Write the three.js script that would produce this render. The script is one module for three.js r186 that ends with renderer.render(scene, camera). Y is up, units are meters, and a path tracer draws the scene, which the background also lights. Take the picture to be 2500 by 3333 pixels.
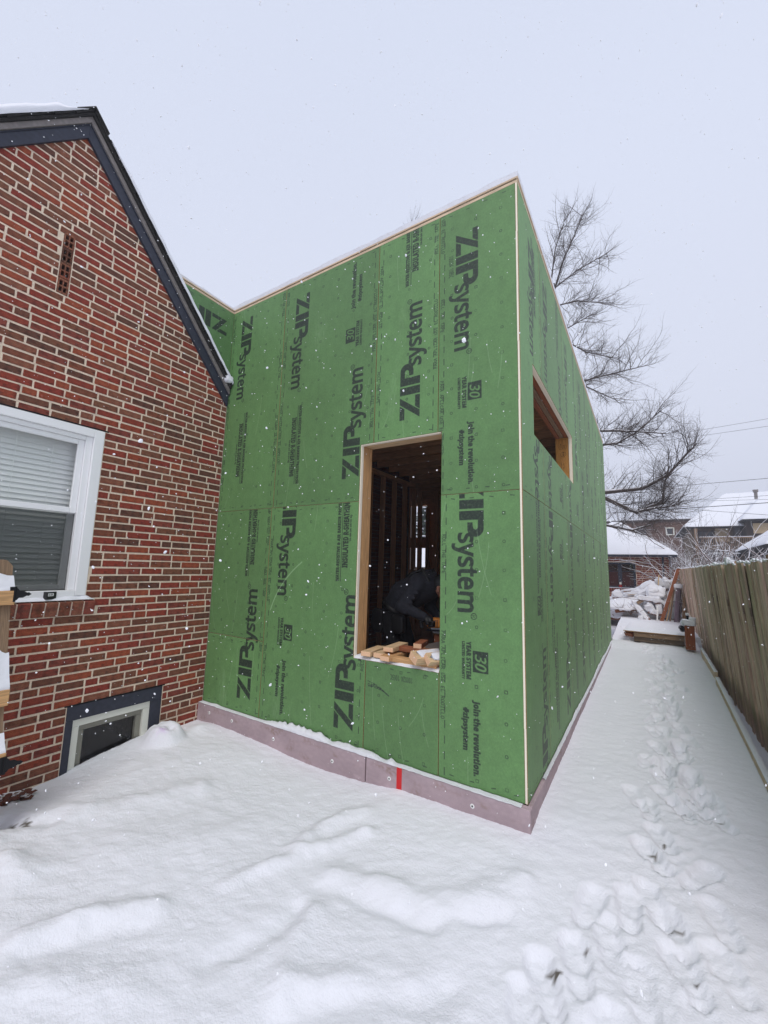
import * as THREE from 'three';
import { mergeGeometries, mergeVertices } from 'three/addons/utils/BufferGeometryUtils.js';
import { MarchingCubes } from 'three/addons/objects/MarchingCubes.js';
import { ImprovedNoise } from 'three/addons/math/ImprovedNoise.js';

// ---------------------------------------------------------------- camera, sky, sun, exposure
const scene = new THREE.Scene();
const camera = new THREE.PerspectiveCamera(102.73, 0.75, 0.05, 400);
camera.position.set(0.6975, 1.4726, 2.8946);
camera.rotation.set(0.13342, 0.56698, 0.02792, 'YXZ');
camera.updateMatrixWorld(true); camera.updateProjectionMatrix();

{ // overcast snow sky: pale, a little brighter towards the horizon, faint cloud mottling
  const W = 256, H = 128, d = new Float32Array(W * H * 4), n = new ImprovedNoise();
  for (let j = 0; j < H; j++) for (let i = 0; i < W; i++) {
    const up = ((j + 0.5) / H - 0.5) * Math.PI, az = ((i + 0.5) / W) * Math.PI * 2, y = Math.sin(up);
    const c = Math.cos(up), m = n.noise(Math.cos(az) * c * 1.6 + 3, y * 2.2, Math.sin(az) * c * 1.6) * 0.03;
    const t = Math.min(1, Math.max(0, y)), k = 0.935 * (1 + m);
    const o = (j * W + i) * 4;
    d[o] = (0.775 - 0.075 * t) * k; d[o + 1] = (0.81 - 0.05 * t) * k; d[o + 2] = (0.945 - 0.02 * t) * k; d[o + 3] = 1;
  }
  const sky = new THREE.DataTexture(d, W, H, THREE.RGBAFormat, THREE.FloatType);
  sky.mapping = THREE.EquirectangularReflectionMapping; sky.magFilter = THREE.LinearFilter; sky.minFilter = THREE.LinearFilter; sky.needsUpdate = true;
  scene.background = sky; scene.environment = sky;
}
const sun = new THREE.DirectionalLight(new THREE.Color(1.0, 0.955, 0.89), 1.42);
sun.position.set(5.5, 19, 12.5); sun.target.position.set(0, 0, 0);
sun.castShadow = true; sun.shadow.radius = 55; sun.shadow.mapSize.set(2048, 2048);
Object.assign(sun.shadow.camera, { left: -20, right: 20, top: 20, bottom: -20, near: 1, far: 80 });
sun.name = 'sun'; scene.add(sun, sun.target); sun.target.name = 'sun_target';
const renderer = new THREE.WebGLRenderer({ antialias: true });
renderer.toneMapping = THREE.LinearToneMapping; renderer.toneMappingExposure = 1.08;
renderer.shadowMap.enabled = true; renderer.setSize(768, 1024);

// ---------------------------------------------------------------- helpers
function RNG(a) { return () => { a |= 0; a = (a + 0x6d2b79f5) | 0; let t = Math.imul(a ^ (a >>> 15), 1 | a); t = (t + Math.imul(t ^ (t >>> 7), 61 | t)) ^ t; return ((t ^ (t >>> 14)) >>> 0) / 4294967296; }; }
const rnd = RNG(20240117), rr = (a, b) => a + (b - a) * rnd();
const V3 = (x, y, z) => new THREE.Vector3(x, y, z);
const clamp = (v, a, b) => Math.min(b, Math.max(a, v)), lerp = (a, b, t) => a + (b - a) * t, sstep = (a, b, x) => { const t = clamp((x - a) / (b - a), 0, 1); return t * t * (3 - 2 * t); };
const NZ = new ImprovedNoise(), noise = (x, y = 0, z = 0) => NZ.noise(x + 31.7, y + 17.3, z + 5.1);
const fbm = (x, y, z = 0, o = 4) => { let s = 0, a = 0.5; for (let i = 0; i < o; i++) { s += a * noise(x, y, z + i * 7); x *= 2.03; y *= 2.03; a *= 0.5; } return s; };
const used = new Map();
function numbered(name) { const k = used.get(name) || 0; used.set(name, k + 1); return k ? name + '_' + String(k).padStart(3, '0') : name; }
function tag(o, label, category, group, kind) { if (label) o.userData.label = label; if (category) o.userData.category = category; if (group) o.userData.group = group; if (kind) o.userData.kind = kind; return o; }
function shade(m) { m.castShadow = true; m.receiveShadow = true; return m; }
function mesh(name, geo, mat, parent = null) { const m = shade(new THREE.Mesh(geo, mat)); m.name = parent ? name : numbered(name); (parent || scene).add(m); return m; }
function thing(name, label, category, pos = [0, 0, 0], turn = 0, group) { const g = new THREE.Group(); g.name = numbered(name); g.position.set(...pos); g.rotation.y = turn; tag(g, label, category, group); scene.add(g); return g; }
function part(name, parent) { const g = new THREE.Group(); g.name = name; parent.add(g); return g; }
const srgb = (r, g, b) => new THREE.Color().setRGB(r / 255, g / 255, b / 255, THREE.SRGBColorSpace);

// box with uv in metres, u along the longer edge of each face
function bx(w, h, d, x = 0, y = 0, z = 0, chamfer = 0) {
  let g;
  if (chamfer > 0) g = chamferBox(w, h, d, chamfer); else g = new THREE.BoxGeometry(w, h, d);
  const p = g.attributes.position, n = g.attributes.normal, uv = g.attributes.uv, D = [w, h, d];
  for (let i = 0; i < p.count; i++) {
    const N = [Math.abs(n.getX(i)), Math.abs(n.getY(i)), Math.abs(n.getZ(i))], P = [p.getX(i), p.getY(i), p.getZ(i)];
    const ax = N[0] > N[1] && N[0] > N[2] ? 0 : N[1] > N[2] ? 1 : 2;
    let [a, b] = [0, 1, 2].filter((k) => k !== ax); if (D[b] > D[a]) [a, b] = [b, a];
    uv.setXY(i, P[a] + x + z * 0.37, P[b] + y + ax * 0.31);
  }
  g.translate(x, y, z); return g;
}
// box with cut edges (44 triangles)
function chamferBox(w, h, d, c) {
  const pos = [], uv = [], nor = [], X = w / 2, Y = h / 2, Z = d / 2, e = 1;
  const quad = (a, b, cc, dd) => {
    const ab = V3(b[0] - a[0], b[1] - a[1], b[2] - a[2]), ac = V3(cc[0] - a[0], cc[1] - a[1], cc[2] - a[2]), nn = ab.cross(ac).normalize();
    const mid = V3(a[0] + cc[0], a[1] + cc[1], a[2] + cc[2]); let L = [a, b, cc, a, cc, dd]; if (nn.dot(mid) < 0) { L = [a, cc, b, a, dd, cc]; nn.negate(); }
    for (const q of L) { pos.push(...q); nor.push(nn.x, nn.y, nn.z); uv.push(0, 0); }
  };
  const tri = (a, b, cc) => { const nn = V3(b[0] - a[0], b[1] - a[1], b[2] - a[2]).cross(V3(cc[0] - a[0], cc[1] - a[1], cc[2] - a[2])).normalize(); let L = [a, b, cc]; if (nn.dot(V3(...a)) < 0) { L = [a, cc, b]; nn.negate(); } for (const q of L) { pos.push(...q); nor.push(nn.x, nn.y, nn.z); uv.push(0, 0); } };
  for (const s of [-1, 1]) {
    quad([s * X, -Y + c, -Z + c], [s * X, Y - c, -Z + c], [s * X, Y - c, Z - c], [s * X, -Y + c, Z - c]);
    quad([-X + c, s * Y, -Z + c], [X - c, s * Y, -Z + c], [X - c, s * Y, Z - c], [-X + c, s * Y, Z - c]);
    quad([-X + c, -Y + c, s * Z], [X - c, -Y + c, s * Z], [X - c, Y - c, s * Z], [-X + c, Y - c, s * Z]);
    for (const t of [-1, 1]) {
      quad([s * X, t * (Y - c), -Z + c], [s * (X - c), t * Y, -Z + c], [s * (X - c), t * Y, Z - c], [s * X, t * (Y - c), Z - c]);
      quad([s * X, -Y + c, t * (Z - c)], [s * (X - c), -Y + c, t * Z], [s * (X - c), Y - c, t * Z], [s * X, Y - c, t * (Z - c)]);
      quad([-X + c, s * Y, t * (Z - c)], [-X + c, s * (Y - c), t * Z], [X - c, s * (Y - c), t * Z], [X - c, s * Y, t * (Z - c)]);
      for (const v of [-1, 1]) tri([s * X, t * (Y - c), v * (Z - c)], [s * (X - c), t * Y, v * (Z - c)], [s * (X - c), t * (Y - c), v * Z]);
    }
  }
  const g = new THREE.BufferGeometry();
  g.setAttribute('position', new THREE.Float32BufferAttribute(pos, 3)); g.setAttribute('normal', new THREE.Float32BufferAttribute(nor, 3)); g.setAttribute('uv', new THREE.Float32BufferAttribute(uv, 2));
  return g;
}
const merge = (list) => mergeGeometries(list.map((g) => (g.index ? g.toNonIndexed() : g)), false);
// bar between two points
function bar(a, b, w, d, chamfer = 0, twist = 0) {
  const A = V3(...a), B = V3(...b), L = A.distanceTo(B), g = bx(w, L, d, 0, 0, 0, chamfer);
  if (twist) g.rotateY(twist);
  g.applyQuaternion(new THREE.Quaternion().setFromUnitVectors(V3(0, 1, 0), B.clone().sub(A).normalize()));
  const m = A.add(B).multiplyScalar(0.5); g.translate(m.x, m.y, m.z); return g;
}
// tapered tube through points
function tube(pts, radii, sides = 5, out = null) {
  const pos = out ? out.pos : [], nor = out ? out.nor : [], idx = out ? out.idx : [], base = pos.length / 3;
  const up = V3(0.13, 0.21, 0.97).normalize(), T = V3(), A = V3(), B = V3();
  for (let i = 0; i < pts.length; i++) {
    T.copy(pts[Math.min(i + 1, pts.length - 1)]).sub(pts[Math.max(i - 1, 0)]).normalize();
    A.crossVectors(T, up); if (A.lengthSq() < 1e-4) A.set(1, 0, 0); A.normalize(); B.crossVectors(T, A);
    for (let s = 0; s < sides; s++) { const a = (s / sides) * Math.PI * 2, c = Math.cos(a), d = Math.sin(a), nx = A.x * c + B.x * d, ny = A.y * c + B.y * d, nz = A.z * c + B.z * d; pos.push(pts[i].x + nx * radii[i], pts[i].y + ny * radii[i], pts[i].z + nz * radii[i]); nor.push(nx, ny, nz); }
  }
  for (let i = 0; i + 1 < pts.length; i++) for (let s = 0; s < sides; s++) { const a = base + i * sides + s, b = base + i * sides + ((s + 1) % sides), c = a + sides, d = b + sides; idx.push(a, b, c, b, d, c); }
  if (out) return null;
  return geoOf({ pos, nor, idx });
}
function geoOf({ pos, nor, idx }) {
  const g = new THREE.BufferGeometry(); g.setAttribute('position', new THREE.Float32BufferAttribute(pos, 3)); g.setAttribute('normal', new THREE.Float32BufferAttribute(nor, 3));
  const uv = new Float32Array((pos.length / 3) * 2); for (let i = 0; i < pos.length / 3; i++) { uv[2 * i] = pos[3 * i] + pos[3 * i + 2]; uv[2 * i + 1] = pos[3 * i + 1]; }
  g.setAttribute('uv', new THREE.BufferAttribute(uv, 2)); g.setIndex(idx); return g;
}
const newTube = () => ({ pos: [], nor: [], idx: [] });
// lumpy rounded block (snow cushions): superellipsoid box, noise on its surface
function lump(w, h, d, seed, rough = 0.06, seg = 10, power = 0.45) {
  const g = new THREE.SphereGeometry(1, seg * 2, seg), p = g.attributes.position, S = Math.max(w, h, d);
  for (let i = 0; i < p.count; i++) {
    const x = p.getX(i), y = p.getY(i), z = p.getZ(i), f = (v) => Math.sign(v) * Math.pow(Math.abs(v), power), k = 1 + rough * fbm(x * 2.1 + seed, y * 2.1, z * 2.1 + seed * 1.7) * 2;
    p.setXYZ(i, f(x) * w / 2 * k, f(y) * h / 2 * k, f(z) * d / 2 * k);
  }
  const m = mergeVertices(g, 1e-4); m.computeVertexNormals(); return m;
}

// ---------------------------------------------------------------- textures
function pixels(w, h, fn, color = true, rep = null) {
  const d = new Uint8Array(w * h * 4);
  for (let j = 0; j < h; j++) for (let i = 0; i < w; i++) { const c = fn(i / w, j / h, i, j), o = (j * w + i) * 4; if (typeof c === 'number') { d[o] = d[o + 1] = d[o + 2] = clamp(c, 0, 255); } else { d[o] = clamp(c[0], 0, 255); d[o + 1] = clamp(c[1], 0, 255); d[o + 2] = clamp(c[2], 0, 255); } d[o + 3] = 255; }
  const t = new THREE.DataTexture(d, w, h); t.magFilter = THREE.LinearFilter; t.minFilter = THREE.LinearMipmapLinearFilter; t.wrapS = t.wrapT = THREE.RepeatWrapping;
  if (color) t.colorSpace = THREE.SRGBColorSpace; if (rep) t.repeat.set(...rep); t.needsUpdate = true; return t;
}
// noise that tiles over the unit square
function tileNoise(u, v, fx, fy, s) { const a = noise(u * fx, v * fy, s), b = noise((u - 1) * fx, v * fy, s), c = noise(u * fx, (v - 1) * fy, s), d = noise((u - 1) * fx, (v - 1) * fy, s); return (a * (1 - u) + b * u) * (1 - v) + (c * (1 - u) + d * u) * v; }
// near-white grain map: multiplied by the material's colour
const woodMap = pixels(512, 128, (u, v) => { const warp = tileNoise(u, v, 3, 3, 2) * 0.18, ring = Math.sin((v * 9 + warp * 14 + tileNoise(u, v, 2, 8, 4) * 2) * 6.283); const g = 225 + ring * 14 + tileNoise(u, v, 10, 70, 6) * 34 + (hash2(u, v) - 0.5) * 12; return [g, g * 0.975, g * 0.93]; }, true, [1, 5]);
function hash2(u, v) { const s = Math.sin(u * 127.1 * 91 + v * 311.7 * 57) * 43758.5453; return s - Math.floor(s); }
const oldWoodMap = pixels(512, 256, (u, v) => { const s = tileNoise(u, v, 4, 60, 1) * 46 + tileNoise(u, v, 14, 120, 3) * 34 + tileNoise(u, v, 3, 5, 8) * 40, crack = tileNoise(u, v, 3, 44, 11) > 0.42 ? -60 : 0; const g = 216 + s + crack, m = clamp(tileNoise(u, v, 3, 6, 21) * 1.6 + 0.2, 0, 1); return [g * (1 - 0.05 * m), g * (0.975 - 0.01 * m), g * (0.94 - 0.08 * m)]; }, true, [0.6, 1.6]);
const oldWoodBump = pixels(512, 256, (u, v) => 140 + tileNoise(u, v, 4, 60, 1) * 90 + tileNoise(u, v, 14, 120, 3) * 60, false, [0.6, 1.6]);
const snowBump = pixels(512, 512, (u, v) => 128 + tileNoise(u, v, 22, 22, 1) * 70 + tileNoise(u, v, 55, 55, 2) * 60 + tileNoise(u, v, 120, 120, 3) * 45, false, [1.6, 1.6]);
const brickMap = [0, 1, 2].map((k) => pixels(256, 80, (u, v) => { const g = 205 + tileNoise(u, v, 70, 6, 3 + k) * 70 + tileNoise(u, v, 9, 5, 13 + k) * 40 + tileNoise(u, v, 40, 24, 23 + k) * 52 + (hash2(u + k, v) - 0.5) * 34; const dk = 1 - 0.26 * sstep(-0.1, 0.5, tileNoise(u, v, 5, 2, 33 + k)), hue = 0.16 * tileNoise(u, v, 8, 4, 41 + k); return [g * dk * (1 + hue * 0.5), g * dk * (1 - hue), g * dk * (1 - hue)]; }, true));
const brickBump = pixels(256, 80, (u, v) => 128 + tileNoise(u, v, 80, 5, 3) * 90 + tileNoise(u, v, 40, 24, 23) * 60, false);
const mortarMap = pixels(256, 256, (u, v) => { const g = 234 + tileNoise(u, v, 40, 40, 1) * 30 + tileNoise(u, v, 5, 5, 2) * 34 + (hash2(u, v) - 0.5) * 22; return [g, g * 0.985, g * 0.96]; }, true, [2, 2]);
const foamMap = pixels(512, 256, (u, v) => { const s = tileNoise(u, v, 5, 4, 1), sc = tileNoise(u, v, 7, 20, 9) > 0.45 ? 14 : 0; const g = 214 + s * 30 + tileNoise(u, v, 30, 30, 5) * 16 + sc + (hash2(u, v) - 0.5) * 10; const dirt = clamp(tileNoise(u, v, 7, 9, 31) * 2.4 - 0.3, 0, 1) * 0.4 * clamp(0.5 + tileNoise(u, v, 50, 40, 33) * 2, 0, 1); return [g * (1 - dirt * 0.6), g * (1 - dirt * 0.75), g * (1 - dirt)]; }, true, [0.8, 1.2]);
const shingleMap = pixels(256, 256, (u, v) => 160 + tileNoise(u, v, 60, 60, 1) * 110 + tileNoise(u, v, 9, 9, 2) * 40, true, [2, 2]);
const stuccoMap = pixels(128, 128, (u, v) => 225 + tileNoise(u, v, 30, 30, 1) * 40, true);

const std = (o) => new THREE.MeshStandardMaterial({ roughness: 0.9, metalness: 0, ...o });
const M = {
  snow: std({ color: new THREE.Color(0.8, 0.81, 0.855), roughness: 0.95, bumpMap: snowBump, bumpScale: 0.004 }),
  lumber: std({ map: woodMap, color: srgb(222, 178, 128), roughness: 0.8 }),
  lumberPale: std({ map: woodMap, color: srgb(232, 204, 166), roughness: 0.82 }),
  lumberRed: std({ map: woodMap, color: srgb(160, 98, 66), roughness: 0.85 }),
  lumberBrown: std({ map: woodMap, color: srgb(122, 72, 44), roughness: 0.85 }),
  lumberGrey: std({ map: woodMap, color: srgb(150, 126, 104), roughness: 0.88 }),
  stud: std({ map: woodMap, color: srgb(216, 170, 130), roughness: 0.85 }),
  osb: std({ map: woodMap, color: srgb(198, 158, 112), roughness: 0.85 }),
  weatheredWood: std({ map: woodMap, color: srgb(128, 112, 98), roughness: 0.9 }),
  edgeBoard: std({ map: woodMap, color: srgb(232, 212, 188), roughness: 0.85 }),
  foamEdge: std({ color: srgb(243, 234, 214), roughness: 0.85 }),
  foamBoard: std({ map: foamMap, color: srgb(206, 183, 189), roughness: 0.85 }),
  navy: std({ map: stuccoMap, color: srgb(52, 56, 72), roughness: 0.55 }),
  taupe: std({ map: stuccoMap, color: srgb(142, 134, 130), roughness: 0.6 }),
  shingle: std({ map: shingleMap, color: srgb(70, 66, 64), roughness: 0.95 }),
  mortar: std({ map: mortarMap, color: srgb(240, 222, 203), roughness: 0.95 }),
  vinyl: std({ color: srgb(240, 240, 240), roughness: 0.35 }),
  cream: std({ color: srgb(226, 226, 214), roughness: 0.45 }),
  greyFrame: std({ color: srgb(136, 134, 122), roughness: 0.5 }),
  black: std({ color: srgb(24, 24, 26), roughness: 0.5 }),
  iron: std({ color: srgb(22, 22, 24), roughness: 0.45, metalness: 0.6 }),
  dark: std({ color: srgb(28, 26, 26), roughness: 0.95 }),
  red: std({ color: srgb(206, 28, 30), roughness: 0.5 }),
  white: std({ color: srgb(238, 238, 236), roughness: 0.6 }),
  glass: new THREE.MeshPhysicalMaterial({ color: 0xffffff, transmission: 1, thickness: 0, roughness: 0.02, ior: 1.5 }),
  bark: std({ color: srgb(72, 62, 57), roughness: 0.95 }),
  twig: std({ color: srgb(78, 68, 63), roughness: 0.95 }),
  shrubTwig: std({ color: srgb(126, 102, 90), roughness: 0.95 }),
  plaster: std({ map: stuccoMap, color: srgb(208, 200, 186) }),
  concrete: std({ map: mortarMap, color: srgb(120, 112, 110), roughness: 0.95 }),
};

// ---------------------------------------------------------------- snow ground
const pl = (a, x) => { if (x <= a[0][0]) return a[0][1]; for (let i = 1; i < a.length; i++) if (x <= a[i][0]) return lerp(a[i - 1][1], a[i][1], (x - a[i - 1][0]) / (a[i][0] - a[i - 1][0])); return a[a.length - 1][1]; };
const frontLine = [[-3.4, -0.155], [-2.5, -0.172], [-2.1, -0.2], [-1.7, -0.21], [-1.4, -0.203], [-1.08, -0.182], [-0.9, -0.158], [-0.66, -0.146], [0, -0.135]];
const alleyLine = [[-60, 0.5], [-30, 0.32], [-15, 0.2], [-10.5, 0.12], [-7.5, 0.035], [-7.0, -0.045], [-3, -0.08], [-1.07, -0.1], [-0.22, -0.115], [0, -0.135], [0.5, -0.17], [1.2, -0.2], [9, -0.2]];
const boardX = [[-8.3, 1.55], [-5.2, 1.535], [-5.0, 1.51], [-4.9, 1.505], [0.4, 1.365], [3, 1.3]];
const brickLine = [[0, -0.185], [0.3, -0.19], [0.46, -0.15], [0.8, -0.2], [1.25, -0.278], [1.43, -0.291], [1.62, -0.26], [2.2, -0.25], [4, -0.25]];
const ridges = [ // [points, width, height]
  [[[-1.13, 0.9], [-1.13, 0.69], [-1.08, 0.48], [-1.0, 0.38]], 0.06, 0.055], [[[-1.08, 0.9], [-1.0, 0.79], [-0.94, 0.66], [-0.86, 0.56]], 0.05, 0.05],
  [[[-1.24, 1.28], [-1.17, 1.12], [-1.08, 0.97]], 0.05, 0.045], [[[-0.81, 1.02], [-0.61, 0.985], [-0.45, 0.95], [-0.23, 0.92]], 0.045, -0.03], [[[-0.82, 0.93], [-0.6, 0.86], [-0.45, 0.83]], 0.08, 0.04],
  [[[-0.26, 0.79], [-0.14, 0.69], [0.0, 0.58], [0.06, 0.44]], 0.09, 0.05], [[[-0.22, 0.87], [-0.14, 0.8], [-0.04, 0.77], [0.05, 0.69]], 0.035, -0.022],
  [[[-0.82, 1.2], [-0.82, 1.32], [-0.87, 1.45], [-0.94, 1.58]], 0.06, -0.04], [[[-0.75, 1.16], [-0.72, 1.29], [-0.67, 1.4], [-0.58, 1.54]], 0.05, 0.03],
  [[[-0.55, 1.6], [-0.47, 1.5], [-0.33, 1.38], [-0.18, 1.26], [-0.06, 1.16]], 0.06, -0.03], [[[-0.6, 1.5], [-0.4, 1.35], [-0.2, 1.2]], 0.08, 0.03],
  [[[-1.7, 2.0], [-1.65, 1.86], [-1.58, 1.77], [-1.49, 1.68], [-1.39, 1.6]], 0.07, 0.06], [[[-1.62, 2.02], [-1.53, 1.9], [-1.45, 1.79], [-1.34, 1.69]], 0.05, -0.022],
  [[[-2.66, 1.62], [-2.54, 1.42], [-2.32, 1.12], [-2.2, 0.82]], 0.11, 0.05], [[[-2.9, 1.78], [-2.72, 1.7], [-2.6, 1.6]], 0.06, -0.075], [[[-3.2, 1.95], [-2.85, 1.95], [-2.5, 1.95], [-2.2, 1.85]], 0.12, 0.07],
  [[[-1.5, 2.12], [-1.3, 1.95], [-1.1, 1.86]], 0.09, 0.035], [[[-2.9, 0.9], [-2.6, 0.5], [-2.3, 0.3]], 0.2, 0.02], [[[-2.0, 1.5], [-1.7, 1.2], [-1.5, 0.9]], 0.16, 0.02], [[[-0.9, 2.2], [-0.5, 1.9], [-0.2, 1.5]], 0.1, 0.03],
];
const prints = [ // boot prints: x, z, heading, depth
  [0.27, 0.9, 0.5, 0.06], [0.22, 1.06, 0.2, 0.045], [0.37, 0.74, 0.3, 0.05], [0.38, 0.4, -0.2, 0.05], [0.55, 0.3, 0.05, 0.055], [0.65, 0.2, 0.3, 0.05], [0.74, 0.33, 0.4, 0.05], [0.76, 0.54, 0.45, 0.05], [0.87, -0.11, -0.6, 0.045], [0.92, 0.18, 0.3, 0.04],
  [0.65, -0.16, 0.6, 0.06], [0.7, -0.36, 0.4, 0.05], [1.02, -0.77, 0.5, 0.055], [0.82, -0.83, 0.35, 0.055], [0.91, -0.95, 0.4, 0.05], [0.64, -0.66, 0.1, 0.05], [1.02, -1.0, 0.2, 0.04], [0.76, -0.92, 0.5, 0.05], [0.91, 0.45, 0.4, 0.03],
  [0.74, -1.2, 0.2, 0.05], [0.9, -1.35, -0.1, 0.05], [0.8, -1.55, 0.15, 0.05], [0.72, -1.85, 0.3, 0.05], [0.88, -2.0, -0.2, 0.05], [0.78, -2.35, 0.1, 0.045], [0.93, -2.55, 0.25, 0.045], [0.74, -2.8, 0, 0.045], [0.9, -3.1, 0.2, 0.045], [0.72, -3.4, -0.15, 0.045], [0.86, -3.7, 0.1, 0.045], [0.78, -4.1, 0.2, 0.04], [0.92, -4.4, 0, 0.04], [0.8, -4.8, 0.15, 0.04], [0.95, -5.2, 0, 0.04], [0.84, -5.7, 0.2, 0.04], [0.97, -6.2, 0, 0.04], [0.85, -6.7, 0.1, 0.04], [0.7, -7.2, -0.5, 0.04], [0.5, -7.7, -0.6, 0.04], [0.3, -8.3, -0.5, 0.04], [0.35, -9.1, 0.1, 0.04], [0.15, -9.8, 0.3, 0.04],
  [0.6, 0.72, 0.2, 0.035], [0.48, 0.98, -0.3, 0.03], [0.8, 0.78, 0.1, 0.025], [0.62, 1.05, 0.3, 0.03], [0.48, 0.55, 0.2, 0.035],
];
{ const r = RNG(321); for (let i = 0; i < 52; i++) { const z = -0.7 - r() * 6.6, c = pl([[-11, 0.2], [-8, 0.55], [-6, 0.9], [-3, 0.82], [-1, 0.82], [0, 0.72], [0.6, 0.6], [1.2, 0.45]], z); prints.push([c + (r() - 0.5) * (z > -1.2 ? 0.55 : 0.42), z, (r() - 0.4) * 0.9, 0.02 + 0.025 * r()]); } }
function segDist(px, pz, a, b) { const dx = b[0] - a[0], dz = b[1] - a[1], t = clamp(((px - a[0]) * dx + (pz - a[1]) * dz) / (dx * dx + dz * dz), 0, 1); return Math.hypot(px - a[0] - dx * t, pz - a[1] - dz * t); }
const ridgeBoxes = ridges.map(([p, w]) => [Math.min(...p.map((q) => q[0])) - 3 * w, Math.max(...p.map((q) => q[0])) + 3 * w, Math.min(...p.map((q) => q[1])) - 3 * w, Math.max(...p.map((q) => q[1])) + 3 * w]);
function gh(x, z, detail = true) {
  const al = pl(alleyLine, z);
  let y = al;
  if (z > -0.1) { // front yard, blending into the alley round the corner
    let f = lerp(pl(frontLine, x), -0.2, sstep(0, 1.1, z)); const nb = 1 - sstep(0, 0.75, x + 3.39); f = lerp(f, pl(brickLine, z), nb);
    y = lerp(f, al, sstep(-0.15, 0.5, x));
  }
  if (x < -0.008 && x > -3.46 && z < 0.022) y = -0.55; else if (x < 0.006 && z < -0.008 && z > -7.75) y = -0.55;
  if (x <= -3.4 && z < 0) y = -0.55 + 0.6 * sstep(-7.7, -8.2, z);
  const bxz = pl(boardX, z); if (x > bxz && z > -9) y -= 0.2 * sstep(bxz + 0.005, bxz + 0.06, x) * (1 - sstep(1.8, 2.3, x)); if (x <= -3.44 && z >= 0) y = -0.62;
  if (!detail) return y;
  { const q = ((x + 3.18) / 0.19) ** 2 + ((z - 0.53) / 0.155) ** 2; y += 0.115 * Math.exp(-q * q * q) * (1 + 0.5 * fbm(x * 8, z * 8, 8)) - 0.03 * Math.exp(-(((x + 3.12) / 0.06) ** 2 + ((z - 0.5) / 0.05) ** 2)); } y += 0 + 0.05 * Math.exp(-(((x + 3.1) / 0.12) ** 2 + ((z - 0.2) / 0.12) ** 2));
  if (z > -1 && x > -3.6 && x < 0.5) for (let i = 0; i < ridges.length; i++) {
    const B = ridgeBoxes[i]; if (x < B[0] || x > B[1] || z < B[2] || z > B[3]) continue;
    const [p, w, h] = ridges[i]; let d = 9; for (let k = 0; k + 1 < p.length; k++) d = Math.min(d, segDist(x, z, p[k], p[k + 1]));
    d += fbm(x * 9, z * 9, i) * w * 0.5; y += h * 0.72 * Math.exp(-((d / (w * 0.95)) ** 2)) * (0.85 + 0.7 * noise(x * 5, z * 5, i));
  }
  const near = Math.abs(x) < 4 && z > -9;
  if (x > 0.05 && x < 1.5 && z > -11 && z < 1.4) {
    const path = Math.exp(-(((x - pl([[-11, 0.2], [-8, 0.55], [-6, 0.9], [-3, 0.82], [-1, 0.82], [0, 0.72], [0.6, 0.55], [1.2, 0.35]], z)) / 0.24) ** 2));
    y += path * (-0.012 + 0.022 * fbm(x * 8, z * 8, 3) + 0.006 * noise(x * 23, z * 23, 5));
    for (const [fx, fz, a, dp] of prints) {
      const dx = x - fx, dz = z - fz; if (dx * dx + dz * dz > 0.08) continue;
      const c = Math.cos(a), s = Math.sin(a), u = dx * c - dz * s, v = dx * s + dz * c, wob = 1 + 0.2 * fbm(x * 14, z * 14, fx * 9);
      const w = v < 0.0 ? 0.053 : v < 0.05 ? lerp(0.053, 0.036, v / 0.05) : 0.04, e = Math.max(Math.abs(u) / w * 0.9, Math.sqrt((u / w) ** 2 * 0.6 + (v / 0.148) ** 4)) * wob, nearP = sstep(-1.6, -0.4, z), fz2 = lerp(0.68, 0.55, nearP);
      y += -dp * fz2 * (1 - sstep(lerp(0.8, 0.7, nearP), 1.1, e)) * (v > 0.02 && v < 0.06 ? 0.82 : 1) + lerp(0.012, 0.006, nearP) * Math.exp(-(((e - 1.22) / 0.2) ** 2)) * (0.5 + noise(x * 20, z * 20, fz * 5)) + (e < 1 ? 0.008 * noise(x * 45, z * 45, 2) : 0);
    }
  }
  y += 0.02 * fbm(x * 1.3, z * 1.3, 1, 3) + (near ? 0.006 * noise(x * 9, z * 13, 4) + 0.0036 * noise(x * 30, z * 42, 6) + 0.0022 * noise(x * 61, z * 77, 7) + 0.02 * Math.max(0, noise(x * 34, z * 34, 11) - 0.32) * Math.max(0, noise(x * 1.7, z * 1.7, 13) + 0.25) : 0);
  return y;
}
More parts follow.
